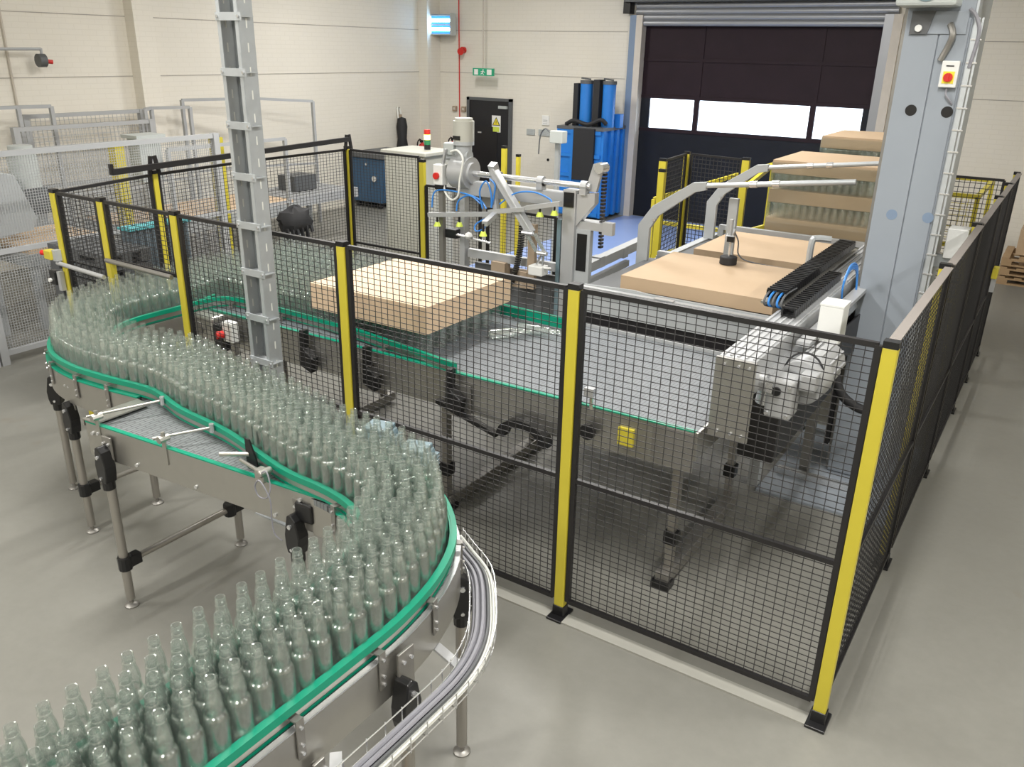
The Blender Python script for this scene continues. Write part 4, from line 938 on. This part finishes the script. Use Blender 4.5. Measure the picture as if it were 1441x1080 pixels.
# ------------------------------------------------------------------ galvanised cable ladder in front of the fence
t = thing('cable_ladder', 'tall galvanised cable ladder standing upright in front of the fence', 'cable ladder', (-3.73, -.24, 0))
for x, s in ((-3.85, 1), (-3.67, -1)):
    o = B().box((x-.003,-.20,0),(x+.003,-.095,4.6)).box((x,-.203,0),(x+s*.028,-.197,4.6)).box((x,-.098,0),(x+s*.028,-.092,4.6)).obj('side_channel', 'galv', t)
    b = B()
    for k in range(33): b.box((x+.0025,-.152,.25+k*.13),(x+.0045,-.143,.30+k*.13))
    b.obj('slots', 'cable_white', o)['kind'] = 'stuff'
for k in range(15):
    z = .30+k*.30; B().box((-3.852,-.212,z-.022),(-3.635,-.203,z+.022)).box((-3.852,-.203,z-.003),(-3.635,-.12,z+.003)).obj('rung', 'galv', t)
    b = B()
    for x in (-3.835,-3.655): b.cyl((x,-.212,z),(x,-.219,z),.009,8)
    b.obj('bolt', 'bright_steel', t)
B().box((-3.92,-.25,0),(-3.60,-.05,.012)).obj('floor_plate', 'galv', t)
# ------------------------------------------------------------------ roller door in the back wall
YD = WY+.06
t = struct(B().box((DX0,YD,2.31),(DX1,YD+.02,DZ)), 'door_1', 'sheet_maroon')
def part(b, name, m_, parent=t, **k): return b.obj(name, m_, parent, **k)
part(B().box((DX0,YD,0),(DX1,YD+.02,1.76)), 'lower_sheet', 'sheet_black')
for x in (-5.83, -3.65): part(B().box((x-.05,YD-.015,1.70),(x+.05,YD+.03,DZ)), 'mullion', 'sheet_maroon')
for x0, x1 in ((DX0, -6.80), (-2.80, DX1)): part(B().box((x0,YD-.01,1.70),(x1,YD+.03,2.36)), 'edge_strip', 'sheet_black')
for x0, x1 in ((-6.80,-5.88),(-5.78,-3.70),(-3.60,-2.80)): part(B().box((x0,YD+.006,1.76),(x1,YD+.012,2.31)), 'window_pane', 'pane')
for z in (1.72, 2.34, 3.02): part(B().box((DX0,YD-.02,z-.03),(DX1,YD+.0,z+.03)), 'batten', 'sheet_maroon')
for x0, x1, m_ in ((DX0-.20,DX0-.07,'jamb_blue'),(DX0-.07,DX0+.06,'jamb'),(DX1-.04,DX1+.10,'roller_slat'),(DX1+.10,DX1+.24,'jamb')):
    part(B().box((x0,WY-.14,0),(x1,WY+.05,DZ+.1)), 'door_jamb', m_)
for k in range(5):
    z = 3.66+k*.10; part(B().cyl((DX0-.1,WY-.06,z),(DX1+.15,WY-.06,z),.055,10), 'roller_slat', 'roller_slat', smooth=True)
part(B().box((DX0-.28,WY-.3,4.02),(DX1+.35,WY,4.5)), 'roller_box', 'dark_grey')
part(B().box((DX0-.32,WY-.22,3.82),(DX0-.18,WY-.02,4.1)), 'motor_box', 'black_plastic')
# ------------------------------------------------------------------ black personnel door
t = struct(B().box((-11.10,WY-.05,0),(-10.05,WY-.01,2.09)), 'door_2', 'door_black')
part(B().box((-11.17,WY-.07,0),(-11.10,WY,2.15)), 'door_frame', 'dark_grey', t); part(B().box((-10.05,WY-.07,0),(-9.98,WY,2.15)), 'door_frame', 'dark_grey', t)
part(B().box((-11.17,WY-.07,2.09),(-9.98,WY,2.15)), 'door_frame', 'dark_grey', t)
part(B().box((-10.30,WY-.10,1.94),(-10.08,WY-.05,2.0)), 'door_closer', 'motor_grey', t)
part(B().box((-10.85,WY-.09,1.40),(-10.75,WY-.05,1.43)), 'door_handle', 'bright_steel', t)
part(B().box((-10.92,WY-.06,.2),(-10.35,WY-.052,1.55)), 'door_panel', 'black_paint', t)
t = thing('warning_sign', 'white warning poster with a yellow triangle on the black door', 'sign', (-10.37, WY-.055, 1.42))
B().box((-10.49,WY-.058,1.44),(-10.26,WY-.053,1.79)).obj('board', 'sign_white', t)
B().prism([(-10.48,1.58),(-10.27,1.58),(-10.375,1.76)],'y',WY-.060,WY-.058).obj('triangle_border', 'text_black', t)
B().prism([(-10.455,1.594),(-10.295,1.594),(-10.375,1.732)],'y',WY-.062,WY-.060).obj('triangle', 'sign_yellow', t)
B().box((-10.382,WY-.064,1.63),(-10.368,WY-.062,1.69)).box((-10.382,WY-.064,1.605),(-10.368,WY-.062,1.62)).obj('exclamation_mark', 'text_black', t)
B().box((-10.46,WY-.061,1.45),(-10.29,WY-.058,1.55)).obj('lower_panel', 'sign_lime', t)
# ------------------------------------------------------------------ things on the back wall
t = thing('insect_lamp', 'blue glowing insect lamp high in the corner', 'lamp', (-11.75, WY-.4, 3.4))
B().box((-12.06,WY-.30,3.42),(-11.40,WY-.18,3.82)).obj('housing', 'trap_blue', t, bevel=.01)
for z in (3.52, 3.70): B().cyl((-12.02,WY-.33,z),(-11.44,WY-.33,z),.035,10).obj('lamp_tube', 'tube_blue', t, smooth=True)
for z in (3.42, 3.61, 3.80): B().box((-12.08,WY-.34,z-.012),(-11.38,WY-.17,z+.012)).obj('frame_bar', 'motor_grey', t)
for x in (-12.07,-11.39): B().box((x-.012,WY-.36,3.40),(x+.012,WY-.17,3.84)).obj('frame_side', 'motor_grey', t)
t = thing('fire_alarm', 'small red fire alarm sounder on the back wall', 'alarm', (-11.29, WY-.12, 3.05))
B().cyl((-11.29,WY,3.11),(-11.29,WY-.07,3.11),.07,14).obj('base', 'red', t, smooth=True)
B().cyl((-11.27,WY-.07,3.10),(-11.24,WY-.20,3.08),.04,14,.075).obj('horn', 'red', t, smooth=True)
solo(B().cyl((-11.40,WY-.02,1.2),(-11.42,WY-.02,5.5),.012,8), 'alarm_cable', 'red', 'thin red alarm cable running up the back wall', 'cable')
for x, lb in ((-11.53,'left'),(-11.28,'right')):
    t = thing('call_point', 'small %s socket box beside the black door' % lb, 'socket', (x, WY-.04, 1.83))
    B().cbox((x,WY-.03,1.88),(.11,.05,.11)).obj('box', 'tan', t, bevel=.006); B().cbox((x,WY-.057,1.88),(.05,.006,.05)).obj('cover', 'jamb', t)
t = thing('exit_sign', 'green running man exit sign hanging on a rod', 'sign', (-10.5, WY-.35, 2.6))
B().box((-10.78,WY-.38,2.61),(-10.25,WY-.33,2.76)).obj('board', 'sign_green', t)
B().cyl((-10.53,WY-.355,2.76),(-10.53,WY-.355,WH),.016,8).obj('rod', 'pipe_paint', t)
yq = WY-.382
for x0, x1, z0, z1 in ((-10.74,-10.64,2.63,2.74),(-10.41,-10.29,2.63,2.74)): B().box((x0,yq-.001,z0),(x1,yq+.002,z1)).obj('pictogram_door', 'sign_white', t)
b = B().cyl((-10.51,yq-.001,2.725),(-10.51,yq+.002,2.725),.015,10); b.bar((-10.51,yq,2.705),(-10.53,yq,2.665),.02,.003,(0,1,0)); b.bar((-10.53,yq,2.665),(-10.57,yq,2.64),.014,.003,(0,1,0)); b.bar((-10.53,yq,2.665),(-10.49,yq,2.63),.014,.003,(0,1,0)); b.bar((-10.51,yq,2.70),(-10.46,yq,2.68),.012,.003,(0,1,0)); b.bar((-10.52,yq,2.70),(-10.57,yq,2.69),.012,.003,(0,1,0))
b.obj('running_man', 'sign_white', t)
for x0, x1, z0, z1, m_, lb in ((-9.60,-9.40,1.44,1.56,'motor_grey','left small grey switch plate on the wall by the black door'),(-9.30,-9.02,1.44,1.57,'motor_grey','right small grey switch plate on the wall by the blue baler'),(-9.22,-9.05,1.66,1.86,'sign_white','small white notice above the grey switch plates')):
    t = thing('wall_plate', lb, 'plate', ((x0+x1)/2, WY-.02, z0))
    B().box((x0,WY-.03,z0),(x1,WY,z1)).obj('plate', m_, t, bevel=.004)
    b = B()
    for k in range(3): b.box((x0+.03,WY-.033,z0+.03+k*.035),(x1-.03,WY-.03,z0+.04+k*.035))
    b.obj('printed_lines', 'frame_grey', t)
solo(B().cyl((-9.05,WY-.012,.95),(-9.05,WY,.95),.03,10), 'wall_socket', 'text_black', 'tiny black cable outlet on the wall below the plates', 'socket')
t = thing('hung_bag', 'black tool bag hanging from a hook on the left wall', 'bag', (WX+.1, 10.4, .8))
B().lathe([(0,-.45),(.10,-.42),(.13,-.2),(.10,.0),(.12,.25),(.09,.42),(0,.45)],(WX+.14,11.05,1.28),10).obj('bag', 'rubber', t, smooth=True)
B().tube(smooth_path([(WX+.1,11.0,1.6),(WX+.05,11.02,1.85),(WX+.03,11.06,1.92),(WX+.06,11.10,1.85),(WX+.1,11.12,1.6)],4),.018,6).obj('strap', 'cable_white', t, smooth=True)
B().cyl((WX,11.06,1.92),(WX+.08,11.06,1.92),.012,8).obj('hook', 'steel', t)
B().bar((WX+.12,11.04,1.55),(WX+.10,11.05,1.78),.06,.04).obj('orange_flap', 'tan', t)
def extinguisher(x, y, z, lb):
    t = thing('fire_extinguisher', lb, 'fire extinguisher', (x, y, z), 'fire extinguishers')
    B().lathe([(0,0),(.085,0),(.09,.02),(.09,.36),(.075,.42),(.035,.46),(.03,.48),(0,.48)],(x,y,z),14).obj('cylinder', 'red', t, smooth=True)
    B().box((x-.02,y-.06,z+.48),(x+.02,y+.02,z+.53)).bar((x,y-.1,z+.56),(x,y+.01,z+.51),.02).obj('valve', 'black_plastic', t)
    B().tube(smooth_path([(x,y,z+.50),(x-.10,y,z+.52),(x-.14,y,z+.40),(x-.13,y,z+.15)],5),.014,6).obj('hose', 'black_plastic', t, smooth=True)
extinguisher(-11.95, 11.60, .68, 'left red fire extinguisher with a raised hose in the corner')
extinguisher(-11.45, 12.10, .72, 'right red fire extinguisher standing below the socket boxes')
solo(B().box((-12.1,11.45,0),(-11.3,12.25,.68)), 'storage_chest', 'cabinet', 'pale chest in the corner carrying the fire extinguishers', 'chest')
t = thing('waste_bin', 'dark blue steel bin with a lid in the far corner', 'bin', (-11.7, 9.9, 0))
B().prism([(-12.15,.12),(-11.35,.12),(-11.25,1.02),(-12.15,1.02)],'y',9.5,10.6).obj('body', 'cabinet_blue', t, bevel=.02)
B().box((-12.17,9.45,1.02),(-11.20,10.65,1.12)).obj('lid', 'dark_grey', t, bevel=.02)
B().cyl((-11.5,9.5,.62),(-11.5,9.46,.62),.06,12).cyl((-11.7,9.5,.9),(-11.7,9.46,.9),.025,8).obj('latch', 'bright_steel', t)
for x, y in ((-12.05,9.6),(-11.45,9.6),(-12.05,10.5),(-11.45,10.5)): B().cyl((x-.02,y,.06),(x+.02,y,.06),.06,10).obj('wheel', 'rubber', t)
t = thing('control_cabinet', 'pale grey control cabinet behind the rear fence', 'cabinet', (-7.4, 6.1, 0))
B().box((-7.78,5.62,.08),(-7.05,6.25,1.75)).obj('body', 'cabinet', t, bevel=.01)
B().box((-7.82,5.58,1.75),(-7.0,6.29,1.80)).obj('top_cover', 'cabinet', t, bevel=.01)
B().box((-7.76,5.60,.12),(-7.08,5.62,1.74)).obj('door', 'cabinet', t, bevel=.004)
B().box((-7.76,5.66,0),(-7.08,6.20,.08)).obj('plinth', 'dark_grey', t)
t = thing('signal_tower', 'red, amber and green signal tower on top of the control cabinet', 'lamp', (-7.30, 6.0, 1.80))
for k, (m_, nm) in enumerate((('black_plastic','base'),('lamp_green','green_lens'),('lamp_amber','amber_lens'),('lamp_red','red_lens'))):
    B().cyl((-7.30,6.0,1.801+k*.068),(-7.30,6.0,1.868+k*.068),.046,14).obj(nm, m_, t, smooth=True)
t = thing('sensor_post', 'slim grey post with a sensor head behind the tray lifter shaft', 'post', (-5.5, 6.5, 0))
B().bar((-5.50,6.6,0),(-5.50,6.6,2.05),.06).obj('post', 'galv', t)
B().cbox((-5.47,6.55,2.06),(.20,.14,.16)).obj('sensor_head', 'motor_grey', t, bevel=.01)
B().tube(smooth_path([(-5.58,6.6,2.05),(-5.7,6.6,2.15),(-5.8,6.62,2.05),(-5.82,6.62,1.8)],4),.01,6).obj('cable', 'dark_grey', t)
B().cbox((-5.50,6.6,.01),(.2,.2,.02)).obj('foot', 'galv', t)
# ------------------------------------------------------------------ blue baler
t = thing('baler', 'tall blue waste baler with twin cylinders beside the roller door', 'baler', (-7.7, 11.7, 0))
x0, x1, y0, y1 = -8.20, -7.24, 11.22, 12.15
B().box((x0,y0,.06),(x1,y1,1.72)).obj('body', 'baler_blue', t, bevel=.01)
for x in (x0+.03, x0+.34): B().box((x-.03,y0-.04,.06),(x+.03,y0,1.72)).obj('front_rib', 'baler_blue', t)
for z in (.12,.48,.86,1.24,1.68): B().box((x0,y0-.03,z-.035),(x0+.37,y0,z+.035)).box((x1-.12,y0-.03,z-.035),(x1,y0,z+.035)).obj('front_bar', 'baler_blue', t)
for y in (y0+.06,y0+.36,y0+.62,y1-.06): B().box((x1,y-.05,.06),(x1+.05,y+.05,1.72)).obj('side_rib', 'baler_blue', t)
B().box((x0+.38,y0-.07,.78),(x1-.12,y0-.005,1.76)).obj('gate', 'rubber', t, bevel=.01)
B().box((x0+.38,y0-.03,.10),(x1-.12,y0-.005,.78)).obj('lower_gate', 'baler_blue', t)
B().box((x0-.02,y0-.02,1.72),(x1+.05,y1,1.78)).obj('top_plate', 'dark_grey', t)
for x in (x0+.42, x1-.05):
    c = B().cyl((x,11.55,1.78),(x,11.55,2.56),.125,18).obj('ram_cylinder', 'baler_blue', t, smooth=True)
    B().cyl((x,11.55,2.56),(x,11.55,2.62),.135,18).obj('cylinder_cap', 'dark_grey', c)
    B().bar((x-.1,11.5,2.66),(x+.1,11.5,2.64),.03).obj('pipe_fitting', 'dark_grey', c)
B().box((x0+.18,11.45,1.78),(x0+.28,11.65,2.56)).box((x1-.33,11.42,1.78),(x1-.20,11.66,2.64)).obj('guide_column', 'rubber', t)
B().tube(smooth_path([(x0+.1,11.35,1.80),(x0+.3,11.32,1.88),(x0+.6,11.33,1.82),(x1-.1,11.35,1.92),(x1,11.4,1.84)],5),.04,8).obj('hose', 'rubber', t, smooth=True)
B().box((x1+.0,11.7,1.76),(x1+.14,11.85,2.02)).obj('pump_unit', 'baler_blue', t, bevel=.01)
# ------------------------------------------------------------------ right edge: yellow frame, pallets
t = thing('yellow_frame', 'yellow tubular trolley frame beyond the grey mast', 'trolley', (-.45, 6.7, 0))
R_ = .022
for a, c in (((-.95,6.36,1.82),(-.30,6.36,1.82)),((-.30,6.36,1.82),(-.30,7.9,1.82)),((-.30,6.36,1.82),(-.30,6.36,.1)),((-.30,7.9,1.82),(-.30,7.9,.1)),((-.95,7.9,1.82),(-.30,7.9,1.82)),((-.95,6.36,1.30),(-.30,6.36,1.30)),((-.30,6.36,1.30),(-.30,7.9,1.30)),((-.95,6.36,.7),(-.30,6.36,.7)),((-.30,6.36,.7),(-.30,7.9,.7)),((-.95,6.36,1.82),(-.95,6.36,.1)),((-.95,7.9,1.82),(-.95,7.9,.1)),((-.95,6.36,1.82),(-.95,7.9,1.82))):
    B().bar(a, c, .045).obj('tube', 'yellow', t)
for x in (-.95,-.30):
    for y in (6.36,7.9): B().cyl((x-.02,y,.06),(x+.02,y,.06),.06,10).obj('wheel', 'rubber', t)
wm = wires(B(), (-.93,6.36), (-.32,6.36), .7, 1.86, .06, .06, .006).obj('wire_mesh', 'yellow', t); wm['kind'] = 'stuff'
t = thing('yellow_frame', 'low yellow tubular cage behind the rear light curtain posts', 'trolley', (-3.6, 7.6, 0))
for a, c in (((-4.2,7.0,1.0),(-3.0,7.0,1.0)),((-4.2,7.0,.2),(-3.0,7.0,.2)),((-3.0,7.0,.05),(-3.0,7.0,1.55)),((-4.2,7.0,.05),(-4.2,7.0,1.3)),((-3.0,7.0,1.55),(-3.0,8.2,1.75)),((-3.0,8.2,.05),(-3.0,8.2,1.75)),((-4.2,7.0,1.3),(-3.0,8.2,1.75)),((-4.2,8.2,.05),(-4.2,8.2,1.3)),((-4.2,7.0,.5),(-3.0,8.2,.9)),((-4.2,8.2,1.3),(-3.0,8.2,1.75))):
    B().bar(a, c, .05).obj('tube', 'yellow', t)
def plain_pallet(x, y, z, w_, d_, m_='pallet_wood', nd=6):
    b = B()
    for i in range(nd): b.box((x-w_/2+i*(w_-.1)/(nd-1), y-d_/2, z+.10), (x-w_/2+i*(w_-.1)/(nd-1)+.1, y+d_/2, z+.122))
    for j in (-1, 0, 1):
        b.box((x-w_/2, y+j*(d_/2-.05)-.05, z+.078), (x+w_/2, y+j*(d_/2-.05)+.05, z+.10))
        for i in (-1, 0, 1): b.box((x+i*(w_/2-.07)-.07, y+j*(d_/2-.05)-.05, z+.022), (x+i*(w_/2-.07)+.07, y+j*(d_/2-.05)+.05, z+.078))
        b.box((x-w_/2, y+j*(d_/2-.05)-.05, z), (x+w_/2, y+j*(d_/2-.05)+.05, z+.022))
    return b
for k in range(3):
    solo(plain_pallet(.45, 11.2, k*.142, 1.2, 1.0), 'pallet', 'pallet_wood', 'wooden pallet at the far right edge, %s of the stack' % ('lowest', 'middle', 'topmost')[k], 'pallet', 'pallets at the right edge')
solo(B().box((.0,10.9,.43),(.55,11.4,.80)), 'cardboard_box', 'cardboard', 'brown carton on the pallet stack at the right edge', 'box')
for y, z in ((5.95,1.75),(5.55,1.35)):
    t = thing('warning_lamp', 'red box on the far fence, %s one' % ('upper' if z > 1.5 else 'lower'), 'box', (-.06,y,z))
    B().cbox((-.06,y,z),(.11,.08,.14)).obj('box', 'red', t, bevel=.01); B().cyl((-.08,y-.04,z+.02),(-.12,y-.05,z+.02),.025,10).obj('lens', 'white_plastic', t)
t = thing('gate_lock', 'yellow gate lock on the right side fence', 'lock', (.03, 5.6, 1.2))
B().cbox((.05,5.62,1.22),(.05,.16,.10)).obj('body', 'yellow', t, bevel=.005); B().cbox((.05,5.62,1.10),(.04,.06,.14)).obj('handle', 'alu', t)
# ------------------------------------------------------------------ far left: guarded machine line
def guard(p, q, z1, lb, posts=True, pitch=.028, z0=.12):
    t = fence_panel(p, q, lb, z0=z0, z1=z1, gap=.0, mats=('frame_grey', 'frame_grey'), fr=.06, group='grey machine guards', name='machine_guard', px=pitch, pz=pitch, th=.0045)
    for e in (p, q): B().box((e[0]-.04, e[1]-.04, 0), (e[0]+.04, e[1]+.04, z1+.03)).obj('post', 'frame_grey', t)
    B().bar((p[0],p[1],z1*.55),(q[0],q[1],z1*.55),.05).obj('middle_rail', 'frame_grey', t)
    return t
guard((-8.38,.30),(-8.42,3.25),2.10,'grey mesh machine guard behind the left end of the front fence')
guard((-8.36,-1.6),(-8.38,.20),2.10,'grey mesh machine guard at the far left edge of the picture')
guard((-11.2,2.3),(-11.2,4.3),2.05,'second grey mesh guard farther back at the left', pitch=.06)
guard((-11.85,2.8),(-11.85,4.6),2.15,'grey mesh guard along the left wall by the pier', pitch=.07)
def rail_frame(pts_, lb):
    c = pts_[0]; t = thing('guard_rail', lb, 'rail', (c[0], c[1], 0))
    for a, d in zip(pts_[:-1], pts_[1:]):
        B().bar((a[0],a[1],a[2]),(d[0],d[1],d[2]),.045).obj('rail', 'frame_grey', t)
        B().bar((a[0],a[1],a[2]*.5),(d[0],d[1],d[2]*.5),.035).obj('rail', 'frame_grey', t)
    for a in pts_: B().bar((a[0],a[1],0),(a[0],a[1],a[2]),.05).obj('post', 'frame_grey', t)
rail_frame([(-11.6,1.6,2.30),(-11.6,2.6,2.30),(-11.5,3.0,2.30)],'tall grey rail frame at the far left below the wall fan')
rail_frame([(-11.45,4.4,2.2),(-11.65,4.65,2.2),(-11.45,5.2,2.2)],'grey rail frame around the pier on the left wall')
rail_frame([(-11.9,5.4,2.28),(-11.6,6.6,2.28),(-11.4,7.8,2.2)],'grey rail frame right of the pier on the left wall')
rail_frame([(-9.45,3.3,1.85),(-9.45,5.3,1.85)],'grey rail frame behind the cable ladder')
t = thing('filler_machine', 'grey machine housing with a round motor behind the left guard', 'machine', (-9.6, 1.1, 0))
B().prism([(.0,1.0),(1.35,1.12),(1.42,1.25),(1.25,1.75),(.9,1.85),(.0,1.9)],'x',-9.75,-9.35).obj('housing', 'grey_paint', t, bevel=.01)
B().box((-9.8,.2,0),(-9.3,.85,1.02)).obj('pedestal', 'grey_paint', t)
B().cyl((-9.7,1.55,1.55),(-9.7,1.55,1.95),.16,18).cyl((-9.7,1.55,1.95),(-9.7,1.55,2.02),.13,18).obj('motor', 'motor_grey', t, smooth=True)
B().box((-9.85,1.25,1.25),(-9.55,1.7,1.55)).obj('motor_base', 'dark_grey', t)
t = thing('infeed_table', 'pale board table in the guarded machine behind the left fence', 'table', (-9.6, 1.4, 0))
B().box((-10.4,1.15,.90),(-9.15,2.2,.94)).obj('board', 'cardboard_pale', t)
B().box((-10.42,1.1,.76),(-9.12,2.25,.90)).obj('table_frame', 'grey_paint', t)
for x in (-10.3,-9.2):
    for y in (1.2,2.15): B().box((x-.04,y-.04,0),(x+.04,y+.04,.76)).obj('leg', 'grey_paint', t)
t = thing('pallet_conveyor', 'long conveyor with pale boards along the left wall', 'conveyor', (-11.0, 4.6, 0))
B().box((-11.05,3.0,.80),(-9.9,5.8,.84)).obj('deck', 'cardboard_pale', t)
B().box((-11.07,2.95,.62),(-9.86,5.85,.80)).obj('frame', 'grey_paint', t)
for y in (3.1,4.4,5.7):
    for x in (-10.95,-10.0): B().box((x-.05,y-.05,0),(x+.05,y+.05,.62)).obj('leg', 'grey_paint', t)
t = thing('roller_conveyor', 'grey roller conveyor section beyond the rear left fence', 'conveyor', (-10.6, 6.7, 0))
B().box((-11.2,5.9,.66),(-11.1,7.5,.82)).obj('side_rail', 'frame_grey', t); B().box((-10.2,5.9,.66),(-10.1,7.5,.82)).obj('side_rail', 'frame_grey', t)
for k in range(11): B().cyl((-11.1,6.0+k*.14,.79),(-10.2,6.0+k*.14,.79),.035,10).obj('roller', 'frame_grey', t, smooth=True)
for x in (-11.15,-10.15):
    for y in (6.1,7.3): B().box((x-.04,y-.04,0),(x+.04,y+.04,.66)).obj('leg', 'grey_paint', t)
B().box((-10.9,6.4,.83),(-10.5,6.9,1.08)).obj('drive_box', 'dark_grey', t)
for x, y, lb in ((-9.72,2.75,'left'),(-9.75,4.3,'right')):
    t = thing('yellow_column', 'ochre yellow column of the far machine line, %s one' % lb, 'post', (x, y, 0))
    B().box((x-.07,y-.07,0),(x+.07,y+.07,1.92)).obj('column', 'yellow', t); B().cbox((x,y,1.94),(.08,.08,.04)).obj('cap', 'black_plastic', t); B().cbox((x,y,.01),(.25,.25,.02)).obj('foot', 'yellow', t)
t = thing('operator_panel', 'grey operator panel with buttons on the far machine line', 'control panel', (-9.70, 3.12, 0))
B().box((-9.82,2.98,1.45),(-9.58,3.30,2.0)).obj('box', 'motor_grey', t, bevel=.01); B().box((-9.87,2.93,2.0),(-9.53,3.35,2.04)).obj('hood', 'motor_grey', t)
for y, z, m_ in ((3.20,1.58,'red'),(3.12,1.66,'text_black'),(3.12,1.58,'text_black')): B().cyl((-9.58,y,z),(-9.555,y,z),.025,8).obj('button', m_, t)
B().bar((-9.72,3.14,0),(-9.72,3.14,1.45),.08).obj('stand', 'frame_grey', t)
# stacks beside the left fence
for k in range(9):
    solo(plain_pallet(-7.5, 1.0, k*.142, .95, .50, nd=7), 'pallet', 'dark_grey', 'dark plastic pallet in the stack outside the left fence, %s from the floor' % ('lowest one', 'second one', 'third one', 'fourth one', 'fifth one', 'sixth one', 'seventh one', 'eighth one', 'topmost, ninth')[k], 'pallet', 'dark pallet stack')
t = thing('board_stack', 'upright slate-grey ribbed boards with a teal top behind the left fence', 'boards', (-7.5, 1.62, 0))
B().box((-7.56,1.30,0),(-7.42,2.0,1.36)).obj('board', 'slate_plastic', t)
for k in range(9): B().box((-7.42,1.32+k*.078,0),(-7.395,1.36+k*.078,1.35)).obj('rib', 'slate_plastic', t)
B().box((-7.58,1.28,1.36),(-7.38,2.02,1.385)).obj('edge_cap', 'teal', t)
t = thing('black_cover', 'black fringed rubber cover hanging on the left fence behind the bottles', 'cover', (-6.6, 2.85, 1.0))
rg2 = random.Random(5); b = B(); nq = 14; vs = []; fs = []
for i in range(8):
    th_ = PI*i/7
    for k in range(nq):
        ph = 2*PI*k/nq; f = 1+.16*rg2.uniform(-1, 1)
        vs.append((-6.66+.10*f*math.sin(th_)*math.cos(ph), 2.84+.24*f*math.sin(th_)*math.sin(ph), 1.34+.15*f*math.cos(th_)))
for i in range(7):
    for k in range(nq): fs.append((i*nq+k, i*nq+(k+1) % nq, (i+1)*nq+(k+1) % nq, (i+1)*nq+k))
b.add(vs, fs).obj('cover', 'rubber', t, smooth=True)
for k in range(6): B().bar((-6.60,2.66+k*.07,1.27),(-6.58,2.665+k*.07,1.09+.05*(k % 3)),.04,.02).obj('fringe', 'rubber', t)
# wall fan arm and conduit on the left wall
t = thing('wall_fan', 'small fan on a bent pipe arm high on the left wall', 'fan', (-11.9, 3.2, 2.9))
B().cyl((-11.95,2.2,3.02),(-11.95,3.25,3.03),.02,8).cyl((-11.95,3.25,3.04),(-11.95,3.25,2.93),.02,8).cyl((-12.2,2.2,3.02),(-11.95,2.2,3.02),.02,8).obj('arm', 'frame_grey', t)
B().cyl((-11.95,3.18,2.88),(-11.95,3.28,2.88),.09,14).obj('fan_housing', 'dark_grey', t, smooth=True)
B().cyl((-11.92,3.28,2.87),(-11.90,3.36,2.86),.03,10).obj('nozzle', 'red', t)
solo(B().tube([(WX+.02,2.90,2.1),(WX+.02,2.90,5.5)],.018,6), 'wall_conduit', 'pipe_paint', 'thin grey conduit running up the left wall', 'conduit')
for o in list(bpy.data.objects):
    if '_w' in o: del o['_w']
